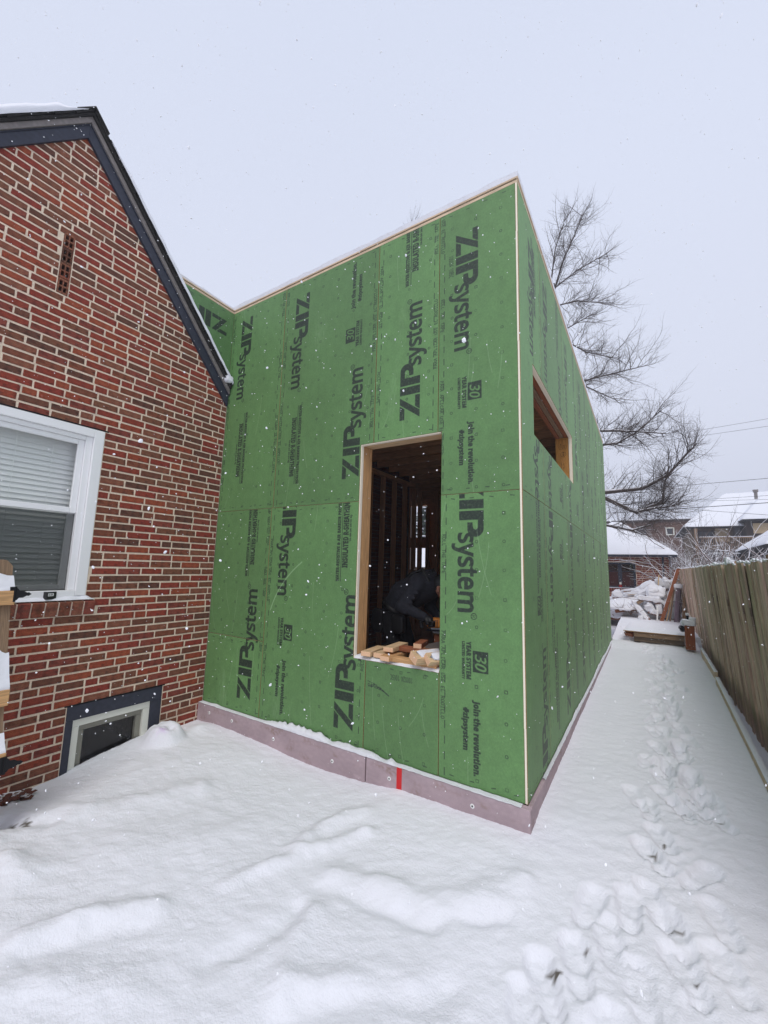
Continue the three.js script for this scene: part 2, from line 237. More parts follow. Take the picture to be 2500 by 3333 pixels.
{
  const axis = (a, b, s) => { const o = []; for (let v = a; v < b - 1e-6; v += s) o.push(v); return o; };
  const xs = [-90, -60, -40, -26, -17, -11, -8, -6, -5, -4.4, -3.9, -3.6, ...axis(-3.46, 1.68, 0.016), ...axis(1.68, 2.4, 0.08), 2.7, 3.2, 4, 5, 6.5, 8.5, 11, 15, 20, 28, 40, 60, 90];
  const zs = [-120, -90, -70, -55, -44, -36, -30, -26, -23, -20, -18.5, ...axis(-17.5, -9, 0.12), ...axis(-9, -3, 0.035), ...axis(-3, -0.1, 0.02), ...axis(-0.1, 2.3, 0.016), ...axis(2.3, 3.4, 0.06), 3.7, 4.2, 5, 6.5, 9, 13, 20, 30, 50];
  const nx = xs.length, nz = zs.length, pos = new Float32Array(nx * nz * 3), uv = new Float32Array(nx * nz * 2), col = new Float32Array(nx * nz * 3), idx = [];
  for (let j = 0; j < nz; j++) for (let i = 0; i < nx; i++) {
    const k = j * nx + i, x = xs[i], z = zs[j]; pos[3 * k] = x; pos[3 * k + 1] = gh(x, z); pos[3 * k + 2] = z; uv[2 * k] = x; uv[2 * k + 1] = z;
    let c = [1, 1, 1];
    const dye = Math.exp(-(((x + 3.12) / 0.05) ** 2 + ((z - 0.58) / 0.05) ** 2)) * clamp(noise(x * 50, z * 50, 9) * 2 + 0.5, 0, 1); // spilled chalk dye on the snow heap
    c = [1 - 0.12 * dye, 1 - 0.34 * dye, 1 - 0.04 * dye];
    for (const [sx, sz, r] of [[0.3, 0.83, 0.035], [0.66, -0.2, 0.03], [0.72, -0.33, 0.025], [0.73, 0.3, 0.028], [1.03, -0.8, 0.025], [0.84, -0.86, 0.02], [-2.72, 1.68, 0.05], [-2.8, 1.73, 0.035], [0.79, 0.56, 0.014], [0.4, 0.66, 0.02]]) { // bare soil where a boot broke through
      const d = Math.hypot((x - sx) * 1.0, (z - sz) * 1.7) / r + noise(x * 60, z * 60, 12) * 0.9; if (d < 1) { const t = 1 - sstep(0.5, 1, d); c = [lerp(c[0], 0.16, t), lerp(c[1], 0.14, t), lerp(c[2], 0.11, t)]; }
    }
    col[3 * k] = c[0]; col[3 * k + 1] = c[1]; col[3 * k + 2] = c[2];
  }
  for (let j = 0; j + 1 < nz; j++) for (let i = 0; i + 1 < nx; i++) { const a = j * nx + i, b = a + 1, c = a + nx, d = c + 1; idx.push(a, c, b, b, c, d); }
  const g = new THREE.BufferGeometry(); g.setAttribute('position', new THREE.BufferAttribute(pos, 3)); g.setAttribute('uv', new THREE.BufferAttribute(uv, 2)); g.setAttribute('color', new THREE.BufferAttribute(col, 3)); g.setIndex(idx); g.computeVertexNormals();
  const m = mesh('snow_ground', g, std({ color: new THREE.Color(0.8, 0.81, 0.855), roughness: 0.95, bumpMap: snowBump, bumpScale: 0.0055, vertexColors: true })); tag(m, 'snow covered yard with drifts and a trodden path', 'ground', null, 'structure');
}

// ---------------------------------------------------------------- printed sheathing
const S = 1.22 / 1.46, PX = 300;
const INK = '#000';
function drawLogo(c, len) { // unit: cap height 1, reading along +x, y up, centred
  const k = len / 5.72; c.save(); c.scale(k, -k); c.translate(-2.86, -0.5); c.fillStyle = INK;
  const poly = (...p) => { c.beginPath(); p.forEach(([x, y], i) => (i ? c.lineTo(x, y) : c.moveTo(x, y))); c.closePath(); c.fill(); };
  poly([0.03, 0], [0.35, 0], [1.04, 1], [0.73, 1]); poly([0, 1], [0.67, 1], [0.5, 0.76], [0, 0.76]); poly([0.4, 0], [1.07, 0], [1.07, 0.23], [0.56, 0.23]);
  poly([1.14, 0], [1.5, 0], [1.5, 1], [1.14, 1]); poly([1.58, 0], [1.94, 0], [1.94, 1], [1.58, 1]);
  c.beginPath(); c.moveTo(1.9, 1); c.lineTo(2.28, 1); c.arc(2.28, 0.67, 0.33, Math.PI / 2, -Math.PI / 2, true); c.lineTo(2.04, 0.34); c.lineTo(2.04, 0.55); c.lineTo(2.22, 0.57); c.arc(2.22, 0.67, 0.1, -Math.PI / 2, Math.PI / 2); c.lineTo(1.9, 0.77); c.closePath(); c.fill();
  c.scale(1, -1); c.font = '100px sans-serif'; c.textBaseline = 'alphabetic'; c.textAlign = 'left';
  c.save(); const w = c.measureText('system').width; c.translate(2.42, 0.02); c.scale(3.12 / w, 0.0108); c.fillText('system', 0, 0); c.lineWidth = 6.5; c.strokeStyle = INK; c.strokeText('system', 0, 0); c.restore();
  c.save(); c.translate(5.62, -0.53); c.scale(0.002, 0.002); c.textAlign = 'center'; c.fillText('R', 0, 0); c.restore(); c.lineWidth = 0.025; c.beginPath(); c.arc(5.62, -0.6, 0.11, 0, 7); c.stroke();
  c.restore();
}
function fitText(c, t, x, y, len, cap, font) { c.save(); c.font = font.replace('@', '100'); const w = c.measureText(t).width; c.translate(x, y); c.scale(len / w, cap / 72); c.fillStyle = INK; c.textAlign = 'center'; c.textBaseline = 'alphabetic'; c.fillText(t, 0, 0); if (font === BOLD || font === MONO) { c.lineWidth = font === BOLD ? 9 : 4; c.strokeStyle = INK; c.strokeText(t, 0, 0); } c.restore(); }
const BOLD = 'bold @px sans-serif', REG = '@px sans-serif', MONO = '@px monospace';
const OPS = {
  logo: (c, o) => drawLogo(c, o.len || 1.09),
  thirty: (c) => { c.fillStyle = INK; c.fillRect(-0.072, -0.125, 0.145, 0.112); c.globalCompositeOperation = 'destination-out'; fitText(c, '30', 0, -0.03, 0.11, 0.083, 'bold italic @px sans-serif'); c.globalCompositeOperation = 'source-over'; fitText(c, 'YEAR SYSTEM', 0, 0.032, 0.26, 0.034, BOLD); fitText(c, 'LIMITED WARRANTY', 0, 0.066, 0.26, 0.023, BOLD); },
  join: (c) => { fitText(c, 'Join the revolution.', 0, -0.025, 0.487, 0.044, BOLD); fitText(c, '#zipsystem', -0.05, 0.05, 0.285, 0.038, BOLD); },
  water: (c) => { fitText(c, 'WATER-RESISTIVE & AIR BARRIER PROTECTION', 0, -0.055, 0.82, 0.036, BOLD); c.fillStyle = INK; c.fillRect(-0.41, -0.04, 0.82, 0.006); fitText(c, 'INSULATED R-SHEATHING', 0.02, 0.035, 0.62, 0.055, BOLD); fitText(c, '10-09-24 20:10 NJ', 0.06, 0.066, 0.24, 0.018, BOLD); },
  dots: (c) => { fitText(c, '100024 1065C', 0, 0, 0.2, 0.04, MONO); },
};
function panelTexture(x0, x1, y0, y1, ops, edges, seed) {
  const w = Math.max(8, Math.round((x1 - x0) * PX)), h = Math.max(8, Math.round((y1 - y0) * PX));
  const mk = () => { const q = document.createElement('canvas'); q.width = w; q.height = h; return q; };
  const ink = mk(), c = ink.getContext('2d'), r = RNG(seed * 977 + 13);
  c.setTransform(PX, 0, 0, PX, -x0 * PX, y1 * PX); // metres, y down = -wall y
  c.lineWidth = 0.0045; c.strokeStyle = INK;
  const X0 = Math.floor(x0 / 0.2032) * 0.2032; // fastener marks
  for (let x = X0 + 0.07; x < x1; x += 0.2032) for (let y = Math.floor(y0 / 0.2032) * 0.2032, i = 0; y < y1; y += 0.2032, i++) {
    if (x - x0 < 0.09 || x1 - x < 0.06) continue; const wx = x + (r() - 0.5) * 0.004, wy = -(y + 0.05), q = 0.0095; c.globalAlpha = 0.35 + 0.5 * r();
    c.beginPath(); if (Math.round(y / 0.2032) % 3 === 0) c.rect(wx - q, wy - q, 2 * q, 2 * q); else c.arc(wx, wy, q, 0, 7); c.stroke();
  }
  c.globalAlpha = 0.92;
  for (const [ex, side] of edges) { // tape guides along factory edges: dashes and two lines of lettering
    const lx = ex + side * 0.045;
    for (let y = y0 + 0.02; y < y1; y += 0.105) { c.fillStyle = INK; c.fillRect(lx - 0.003, -(y + 0.055), 0.006, 0.055); }
    const words = ['ROLL THE TAPE', 'PARA APLICAR USE EL RODILLO']; let y = y0 + 0.25 + 0.5 * r(), i = r() > 0.5 ? 1 : 0;
    while (y < y1) { const t = words[i % 2], L = t.length * 0.023; c.save(); c.translate(ex + side * 0.026, -y - L / 2); c.rotate(side < 0 ? -Math.PI / 2 : Math.PI / 2); fitText(c, t, 0, 0.012, L, 0.03, MONO); c.restore(); y += L + 0.42; i++; }
  }
  for (const yy of [y0 + 0.035, y1 - 0.035]) for (let x = x0 + 0.1; x < x1; x += 0.15) { c.save(); c.translate(x, -yy); c.rotate((r() - 0.5) * 0.5); c.fillStyle = INK; c.globalAlpha = 0.7; c.fillRect(-0.016, -0.003, 0.032, 0.007); c.restore(); }
  c.globalAlpha = 1;
  for (const o of ops) { c.save(); c.translate(o.x, -o.y); c.rotate({ up: -Math.PI / 2, down: Math.PI / 2, flip: Math.PI, flat: 0 }[o.d]); OPS[o.t](c, o); c.restore(); }
  const a = c.getImageData(0, 0, w, h).data, cv = mk(), k = cv.getContext('2d'), im = k.createImageData(w, h), D = im.data;
  const scr = []; for (let i = 0; i < 5; i++) scr.push([x0 + r() * (x1 - x0), y0 + r() * (y1 - y0), (r() - 0.5) * 0.3, r() * 0.5 + 0.1]);
  for (let j = 0; j < h; j++) for (let i = 0; i < w; i++) {
    const o = (j * w + i) * 4, X = x0 + i / PX, Y = y1 - j / PX, n = noise(X * 2.2 + seed, Y * 1.6) * 0.05 + noise(X * 16, Y * 11, seed) * 0.05 + noise(X * 70, Y * 50, seed) * 0.06 + (r() - 0.5) * 0.09, m = 1 + n;
    const pt = 1 + 0.13 * (((seed * 37) % 11) / 11 - 0.5); let R = 94 * m * pt, G = 133 * m * pt, B = 80 * m * pt;
    const scuff = clamp(noise(X * 5 + 40, Y * 1.1, seed) * 2.4 - 1.05, 0, 1) * clamp(noise(X * 90, Y * 14, seed + 3) + 0.35, 0, 1) * 0.45; R = lerp(R, 178, scuff); G = lerp(G, 200, scuff); B = lerp(B, 172, scuff);
    let q = a[o + 3] / 255; if (q > 0) { q *= clamp(0.92 + noise(X * 60, Y * 60, seed + 9) * 0.4 + (r() - 0.5) * 0.25, 0.4, 0.98); const L = [34, 45, 37]; R = lerp(R, L[0], q); G = lerp(G, L[1], q); B = lerp(B, L[2], q); }
    D[o] = R; D[o + 1] = G; D[o + 2] = B; D[o + 3] = 255;
  }
  k.putImageData(im, 0, 0);
  k.strokeStyle = 'rgba(190,214,182,0.28)'; k.lineWidth = 1.2;
  for (const [sx, sy, dx, L] of scr) { k.beginPath(); k.moveTo((sx - x0) * PX, (y1 - sy) * PX); k.quadraticCurveTo((sx - x0 + dx * 0.2) * PX, (y1 - sy + L * 0.5) * PX, (sx - x0 + dx) * PX, (y1 - sy + L) * PX); k.stroke(); }
  if (seed === 7) { k.strokeStyle = 'rgba(190,220,180,0.45)'; k.lineWidth = 3; k.beginPath(); k.moveTo((-2.44 - x0) * PX, (y1 - 1.02) * PX); k.quadraticCurveTo((-2.35 - x0) * PX, (y1 - 1.3) * PX, (-2.05 - x0) * PX, (y1 - 1.5) * PX); k.stroke(); }
  if (seed === 6) { k.fillStyle = 'rgba(40,50,44,0.8)'; for (let i = 0; i < 130; i++) { const t = r(); k.fillRect((-1.26 + t * 0.2 - x0) * PX, (y1 - 0.53 + t * t * 0.06 + (r() - 0.5) * 0.05 * (1 - t)) * PX, 3, 1.3); } }
  const t = new THREE.CanvasTexture(cv); t.colorSpace = THREE.SRGBColorSpace; t.anisotropy = 8; return t;
}
const edgeMat = std({ map: woodMap, color: srgb(164, 134, 96), roughness: 0.9 });
const panelBump = pixels(256, 256, (u, v) => 128 + tileNoise(u, v, 16, 40, 1) * 60 + tileNoise(u, v, 60, 120, 2) * 50, false, [1.5, 1.5]);
// a sheet of sheathing: outline with its window notch already cut, in wall coordinates
function sheathing(parent, outline, all, edges, seed, turn, depth = 0.011) {
  const mid = outline.reduce((s, p) => s + p[1], 0) / outline.length, ops = all.filter((o) => o.y > SEAM === mid > SEAM);
  const xs = outline.map((p) => p[0]), ys = outline.map((p) => p[1]), x0 = Math.min(...xs), x1 = Math.max(...xs), y0 = Math.min(...ys), y1 = Math.max(...ys);
  const g = new THREE.ExtrudeGeometry(new THREE.Shape(outline.map(([x, y]) => new THREE.Vector2(x, y))), { depth: depth - 0.0015, bevelEnabled: true, bevelSize: 0.001, bevelOffset: -0.001, bevelThickness: 0.0015, bevelSegments: 1 });
  const p = g.attributes.position, uv = g.attributes.uv; for (let i = 0; i < p.count; i++) uv.setXY(i, (p.getX(i) - x0) / (x1 - x0), (p.getY(i) - y0) / (y1 - y0));
  g.translate(0, 0, -depth);
  const m = mesh('sheathing_panel', g, [new THREE.MeshPhysicalMaterial({ map: panelTexture(x0, x1, y0, y1, ops, edges, seed), roughness: 0.6, sheen: 0.26, sheenRoughness: 0.5, sheenColor: new THREE.Color(0.72, 0.92, 0.55) }), edgeMat], parent); m.rotation.y = turn; return m;
}
const H = 4.477, L = 7.71, WX = -3.389, SEAM = 2.039;
const rect = (x0, x1, y0, y1) => [[x0, y0], [x1, y0], [x1, y1], [x0, y1]];
const op = (t, x, y, d, len) => ({ t, x: x * S, y: y * S, d, len });
const LG = (x, a, b, d) => op('logo', x, (a + b) / 2, d, Math.abs(b - a) * S);

// ---------------------------------------------------------------- the addition
const add = thing('house_addition', 'two storey house addition clad in printed green sheathing panels', 'building');
const WN = { x0: -1.41, x1: -0.623, y0: 0.708, y1: 2.556 }, SW = { x0: 0.4, x1: 2.545, y0: 2.555, y1: 3.155 };
{
  const frontOps = [LG(-3.74, 5.2, 3.95, 'down'), LG(-2.68, 5.173, 3.87, 'down'), LG(-1.82, 2.70, 4.01, 'up'), LG(-1.1, 3.246, 4.557, 'up'), LG(-0.493, 5.079, 3.78, 'down'), LG(-2.70, 2.66, 1.35, 'down'), LG(-3.29, 0.153, 1.5, 'up'), LG(-1.786, 0.147, 1.52, 'up'), LG(-0.45, 2.64, 1.34, 'down'),
    op('thirty', -1.811, 4.381, 'up'), op('thirty', -0.5, 3.403, 'down'), op('thirty', -2.698, 0.998, 'down'), op('thirty', -0.453, 0.992, 'down'), op('join', -1.817, 5.0, 'up'), op('join', -0.505, 2.813, 'down'), op('join', -2.7, 0.398, 'down'), op('join', -0.46, 0.38, 'down'),
    op('water', -3.7, 3.29, 'down'), op('water', -2.7, 3.2, 'down'), op('water', -1.07, 5.21, 'up'), op('water', -3.303, 2.09, 'up'), op('water', -1.85, 2.09, 'up'), op('dots', -1.13, 0.76, 'flip'), op('dots', -0.68, 4.75, 'down'), op('dots', -3.0, 2.1, 'up')];
  const R = -0.0185;
  sheathing(add, [[-0.621, SEAM + 0.003], [R, SEAM + 0.003], [R, H], [-0.652, H], [-0.652, WN.y1], [-0.621, WN.y1]], frontOps, [[-0.652, 1]], 1, 0);
  sheathing(add, rect(-1.27, -0.656, WN.y1, H), frontOps, [[-0.656, -1], [-1.27, 1]], 2, 0);
  sheathing(add, [[-2.492, SEAM + 0.003], [WN.x0, SEAM + 0.003], [WN.x0, WN.y1], [-1.275, WN.y1], [-1.275, H], [-2.492, H]], frontOps, [[-1.275, -1], [-2.492, 1]], 3, 0);
  sheathing(add, rect(WX + 0.003, -2.497, SEAM + 0.003, H), frontOps, [[-2.497, -1], [WX, 1]], 4, 0);
  sheathing(add, rect(-0.622, R, 0.001, SEAM), frontOps, [[-0.622, 1]], 5, 0);
  sheathing(add, rect(-1.281, -0.626, 0.001, WN.y0), frontOps, [], 6, 0);
  sheathing(add, [[-2.508, 0.001], [-1.286, 0.001], [-1.286, WN.y0], [WN.x0, WN.y0], [WN.x0, SEAM], [-2.508, SEAM]], frontOps, [[-1.286, -1], [-2.508, 1]], 7, 0);
  sheathing(add, rect(WX + 0.003, -2.513, 0.001, 0.71), frontOps, [[-2.513, -1]], 8, 0);
  sheathing(add, rect(WX + 0.003, -2.513, 0.714, SEAM), frontOps, [[-2.513, -1]], 9, 0);
  const e = [0.0, 0.746, 1.966, 3.186, 4.406, 5.626, 6.846, L];
  for (let k = 0; k < 7; k++) {
    const a = e[k] + (k ? 0.002 : 0.0), b = e[k + 1] - 0.002, E = e[k] / S, lo = [], hi = [], edges = k ? [[a, 1], [b, -1]] : [[b, -1]];
    if (k) { lo.push(LG(E + 0.32, 2.66, 1.4, 'down'), LG(E + 1.16, 0.12, 1.5, 'up'), op('thirty', E + 0.98, 2.0, 'up'), op('water', E + 0.42, 0.62, 'down'), op('join', E + 0.3, 1.05, 'down')); hi.push(LG(E + 0.3, 5.1, 3.8, 'down'), LG(E + 1.1, 3.15, 4.5, 'up'), LG(E + 0.36, 3.5, 2.2, 'down'), op('water', E + 1.1, 5.0, 'up'), op('thirty', E + 1.1, 2.7, 'up')); }
    else { lo.push(op('thirty', 0.62, 1.45, 'up'), LG(0.66, -0.2, 1.1, 'up'), op('water', 0.6, 2.05, 'up')); hi.push(LG(0.5, 5.1, 3.8, 'down'), op('water', 0.62, 4.7, 'up'), LG(0.6, 3.5, 2.2, 'down')); }
    const low = sheathing(add, rect(a, b, 0.001, SEAM), lo, edges, 20 + k, Math.PI / 2); low.position.x = 0;
    const y0 = SEAM + 0.003; let out = rect(a, b, y0, H);
    if (k === 0) out = [[a, y0], [b, y0], [b, SW.y0], [SW.x0, SW.y0], [SW.x0, SW.y1], [b, SW.y1], [b, H], [a, H]];
    if (k === 2) out = [[a, y0], [b, y0], [b, H], [a, H], [a, SW.y1], [SW.x1, SW.y1], [SW.x1, SW.y0], [a, SW.y0]];
    if (k === 1) { sheathing(add, rect(a, b, y0, SW.y0), hi, edges, 40, Math.PI / 2); out = rect(a, b, SW.y1, H); }
    sheathing(add, out, hi, edges, 30 + k, Math.PI / 2);
  }
  // the higher wall over the old roof, panel laid upside down
  sheathing(add, [[0, 3.47], [0, H], [-0.85, H]], [{ t: 'logo', x: -0.63, y: 4.24, d: 'flip', len: 1.09 }, { t: 'dots', x: -0.62, y: 4.43, d: 'flip' }], [], 50, Math.PI / 2).position.set(WX, 0, 0);
  // foam corner strip, its foot a little ragged
  const strip = []; for (let y = 0.005; y < H; y += 0.45) strip.push(bx(0.0125, Math.min(0.45, H - y), 0.03, -0.0108 + rr(-0.0012, 0.0012), y + Math.min(0.45, H - y) / 2, -0.0135 + rr(-0.001, 0.001)));
  mesh('corner_foam_strip', merge(strip), M.foamEdge, add);
  mesh('skin_edge', bx(0.0035, H - 0.01, 0.011, -0.0023, H / 2, -0.006), edgeMat, add).name = 'panel_edge';
  // insulation core behind the skins (real wall thickness) with its openings
  const wallShape = (pts, hole) => { const s = new THREE.Shape(pts.map(([x, y]) => new THREE.Vector2(x, y))); if (hole) s.holes.push(new THREE.Path(hole.map(([x, y]) => new THREE.Vector2(x, y)))); return s; };
  const core = (shape, t) => new THREE.ExtrudeGeometry(shape, { depth: t, bevelEnabled: false });
  const fc = core(wallShape(rect(WX + 0.004, -0.045, 0.004, H - 0.004), rect(WN.x0 - 0.002, WN.x1 + 0.002, WN.y0 - 0.002, WN.y1 + 0.002)), 0.03); fc.translate(0, 0, -0.0425); mesh('insulation_core', fc, M.foamEdge, add);
  const sc = core(wallShape(rect(0.05, L, 0.004, H - 0.004), rect(SW.x0 - 0.002, SW.x1 + 0.002, SW.y0 - 0.002, SW.y1 + 0.002)), 0.03); sc.translate(0, 0, -0.0425); mesh('insulation_core', sc, M.foamEdge, add).rotation.y = Math.PI / 2;
  const back = new THREE.Shape(rect(-7, -0.045, 0.004, H - 0.004).map(([x, y]) => new THREE.Vector2(x, y))); for (const h of [rect(-5.2, -4.5, 2.33, 3.27), rect(-5.2, -4.5, 1.42, 2.04)]) back.holes.push(new THREE.Path(h.map(([x, y]) => new THREE.Vector2(x, y))));
  const bc = core(back, 0.15); bc.translate(0, 0, -L); mesh('back_wall', bc, M.stud, add);
  mesh('end_wall', bx(0.15, H, 3.1, -7.08, H / 2, -6.15), M.stud, add);
  // rough opening of the tall front window
  const fr = part('window_opening', add), D = 0.142, zc = -0.043 - D / 2;
  mesh('jamb', bx(0.038, WN.y1 - WN.y0 + 0.08, D, WN.x0 - 0.019 - 0.001, (WN.y0 + WN.y1) / 2, zc, 0.002), M.lumber, fr); mesh('jamb', bx(0.038, WN.y1 - WN.y0 + 0.08, D, WN.x1 + 0.02, (WN.y0 + WN.y1) / 2, zc, 0.002), M.lumber, fr);
  mesh('head', bx(WN.x1 - WN.x0 + 0.002, 0.038, 0.068, (WN.x0 + WN.x1) / 2, WN.y1 + 0.02, -0.077, 0.002), M.lumberPale, fr); mesh('head', bx(WN.x1 - WN.x0, 0.038, 0.068, (WN.x0 + WN.x1) / 2, WN.y1 + 0.022, -0.149, 0.002), M.lumberPale, fr);
  mesh('sill', bx(WN.x1 - WN.x0 + 0.002, 0.038, 0.15, (WN.x0 + WN.x1) / 2, WN.y0 - 0.021, zc, 0.002), M.osb, fr);
  mesh('foam_edge', merge([bx(0.006, WN.y1 - WN.y0, 0.034, WN.x0 + 0.0035, (WN.y0 + WN.y1) / 2, -0.021), bx(WN.x1 - WN.x0 - 0.016, 0.006, 0.034, (WN.x0 + WN.x1) / 2, WN.y1 - 0.0035, -0.021)]), M.foamEdge, fr);
  const sg = new THREE.PlaneGeometry(WN.x1 - WN.x0 - 0.012, 0.15, 60, 12); sg.rotateX(-Math.PI / 2); { const p = sg.attributes.position; for (let i = 0; i < p.count; i++) { const x = p.getX(i), z = p.getZ(i), bare = sstep(0.12, 0.3, noise(x * 5 + 2, z * 7)) ; p.setY(i, Math.max(-0.003, 0.022 * (1 - bare * 1.2) * (1 - Math.pow(Math.abs(z) / 0.076, 4)) + 0.004 * noise(x * 30, z * 30))); } sg.computeVertexNormals(); } sg.translate((WN.x0 + WN.x1) / 2, WN.y0 + 0.001, -0.075); mesh('sill_snow', sg, M.snow, fr);
  // rough opening of the high side window
  const sf = part('window_opening', add); sf.rotation.y = Math.PI / 2;
  for (let k = 0; k < 3; k++) mesh('head', bx(SW.x1 - SW.x0, 0.06, 0.044, (SW.x0 + SW.x1) / 2, SW.y1 + 0.032 - k * 0.003, -0.066 - k * 0.05, 0.002), k === 1 ? M.lumberGrey : M.lumberRed, sf);
  const stamp = document.createElement('canvas'); stamp.width = 256; stamp.height = 1024; { const c = stamp.getContext('2d'); c.fillStyle = '#b5813c'; c.fillRect(0, 0, 256, 1024); const r = RNG(5); for (let i = 0; i < 2600; i++) { c.fillStyle = `rgba(${r() > 0.5 ? '230,180,110' : '120,76,30'},0.14)`; c.fillRect(r() * 256, r() * 1024, 2 + r() * 3, 20 + r() * 90); } c.fillStyle = c.strokeStyle = 'rgba(40,24,10,0.85)'; c.lineWidth = 5; c.strokeRect(70, 30, 140, 210); c.beginPath(); c.moveTo(140, 30); c.lineTo(140, 240); c.stroke(); c.save(); c.translate(120, 220); c.rotate(-Math.PI / 2); c.font = 'bold 44px sans-serif'; c.fillText('1 3/4', 0, 0); c.fillText('LVL', 0, 68); c.restore(); c.beginPath(); c.arc(150, 360, 52, 0, 7); c.stroke(); c.save(); c.translate(168, 398); c.rotate(-Math.PI / 2); c.font = 'bold 46px sans-serif'; c.fillText('APA', 0, 0); c.restore(); c.save(); c.translate(120, 640); c.rotate(-Math.PI / 2); c.font = '34px sans-serif'; c.fillText('2.0E 3100F', -60, 0); c.fillText('PRL-266', -40, 46); c.restore(); }
  const st = new THREE.CanvasTexture(stamp); st.colorSpace = THREE.SRGBColorSpace;
  const jm = new THREE.BoxGeometry(0.04, SW.y1 - SW.y0, 0.15); jm.translate(SW.x1 + 0.0205, (SW.y0 + SW.y1) / 2, -0.119); mesh('jamb', jm, std({ map: st, roughness: 0.75 }), sf); mesh('jamb', bx(0.04, SW.y1 - SW.y0, 0.15, SW.x0 - 0.021, (SW.y0 + SW.y1) / 2, -0.119), M.lumber, sf);
  mesh('sill', bx(SW.x1 - SW.x0, 0.038, 0.15, (SW.x0 + SW.x1) / 2, SW.y0 - 0.021, -0.119), M.lumber, sf);
  mesh('foam_edge', merge([bx(0.006, SW.y1 - SW.y0, 0.034, SW.x1 - 0.0035, (SW.y0 + SW.y1) / 2, -0.021), bx(SW.x1 - SW.x0 - 0.016, 0.006, 0.034, (SW.x0 + SW.x1) / 2, SW.y1 - 0.0035, -0.021)]), M.foamEdge, sf);
  // roof: edge boards, dark joint, deck, snow
  const edge = (name, x0, x1, z0, z1, y, h, m) => mesh(name, bx(x1 - x0, h, z1 - z0, (x0 + x1) / 2, y + h / 2, (z0 + z1) / 2, 0.001), m, add);
  edge('edge_board', WX - 0.04, 0.0, -0.045, 0.0, H + 0.001, 0.024, M.edgeBoard); edge('edge_board', -0.045, 0.0, -L, -0.047, H + 0.001, 0.024, M.edgeBoard); edge('edge_board', WX - 0.045, WX - 0.0, 0.002, 0.85, H + 0.001, 0.024, M.edgeBoard);
  edge('roof_joint', WX - 0.02, -0.006, -L, -0.006, H + 0.025, 0.008, M.dark);
  edge('roof_deck', WX - 0.04, 0.006, -L, 0.006, H + 0.034, 0.014, M.edgeBoard); edge('roof_deck', WX - 3.6, WX - 0.042, -L, 0.0, H + 0.034, 0.014, M.edgeBoard); edge('roof_deck', WX - 3.6, WX + 0.004, 0.008, 0.86, H + 0.034, 0.014, M.edgeBoard);
  const snowSlab = (x0, x1, z0, z1, y, t, nx, nz, seed) => { const g = new THREE.BoxGeometry(x1 - x0, t, z1 - z0, nx, 2, nz), p = g.attributes.position, X = (x1 - x0) / 2, Z = (z1 - z0) / 2; for (let i = 0; i < p.count; i++) { let x = p.getX(i), yy = p.getY(i), z = p.getZ(i); const e = Math.min(X - Math.abs(x), Z - Math.abs(z)); if (yy > -t * 0.4) { yy += fbm(x * 4 + seed, z * 4, 1) * 0.02 - (yy > 0 ? t * 0.45 * Math.exp(-e / 0.03) : 0); } const ov = 0.012 * fbm(x * 7 + seed, z * 7, 3) + (Math.abs(yy) < t * 0.3 ? 0.006 : 0); if (X - Math.abs(x) < 1e-4) x += Math.sign(x) * ov; if (Z - Math.abs(z) < 1e-4) z += Math.sign(z) * ov; p.setXYZ(i, x, yy, z); } const m = mergeVertices(g); m.deleteAttribute('normal'); m.computeVertexNormals(); m.translate((x0 + x1) / 2, y + t / 2, (z0 + z1) / 2); return m; };
  mesh('roof_snow', snowSlab(WX - 0.03, 0.0, -L, 0.0, H + 0.049, 0.08, 150, 200, 1), M.snow, add); mesh('roof_snow', snowSlab(WX - 3.6, WX - 0.034, -L, 0.84, H + 0.049, 0.08, 30, 160, 4), M.snow, add);
  // foundation foam, washers, tape, ledge snow
  const fz = 0.052; mesh('foundation_foam', bx(2.46, 0.62, fz, WX + 0.005 + 1.23 - 0.3, -0.312, fz / 2 - 0.001, 0.002), M.foamBoard, add).name = 'foundation_foam';
  mesh('foundation_foam', bx(1.237, 0.62, fz, -1.212 + 0.6185, -0.313, fz / 2 + 0.0005, 0.002), M.foamBoard, add); mesh('foundation_foam', bx(0.026, 0.62, L, 0.0115, -0.3135, -L / 2 - 0.001, 0.002), M.foamBoard, add);
  for (const [wx, wy] of [[-3.19, -0.075], [-2.83, -0.078], [-2.24, -0.11], [-1.55, -0.12], [-1.0, -0.1], [-0.35, -0.09]]) { const w = part('washer', add); w.position.set(wx, wy, fz); const d = new THREE.CylinderGeometry(0.014, 0.016, 0.004, 20); d.rotateX(Math.PI / 2); mesh('plate', d, M.white, w); const s = new THREE.CylinderGeometry(0.006, 0.006, 0.006, 10); s.rotateX(Math.PI / 2); s.translate(0, 0, 0.001); mesh('screw', s, M.black, w); }
  mesh('red_tape', bx(0.044, 0.34, 0.0012, -0.914, -0.168, fz + 0.0012), M.red, add);
  const led = newTube(); const ledge = (a, b, fh, alongZ) => { const P = [], R = []; const n = Math.ceil(Math.abs(b - a) / 0.02), g = new THREE.PlaneGeometry(1, 1, n, 8), p = g.attributes.position; for (let j = 0; j <= 8; j++) for (let i = 0; i <= n; i++) { const t = a + ((b - a) * i) / n, th = (j / 8) * Math.PI, h = Math.max(0.002, fh(t) * (1 + 0.9 * fbm(t * 22, 3, j * 0.12))), k = j * (n + 1) + i, c = Math.cos(th) * 0.5 + 0.5, q = (0.006 + 0.05 * c) * (1 + (c > 0.3 ? 0.12 * noise(t * 30, j) : 0)), y = h * Math.sin(th) * (0.6 + 0.4 * (1 - c)) + 0.0005 + (c < 0.2 ? h * 0.35 * Math.sin(th) : 0); if (alongZ) p.setXYZ(k, q * 0.5, y, t); else p.setXYZ(k, t, y, q); } g.computeVertexNormals(); return g; };
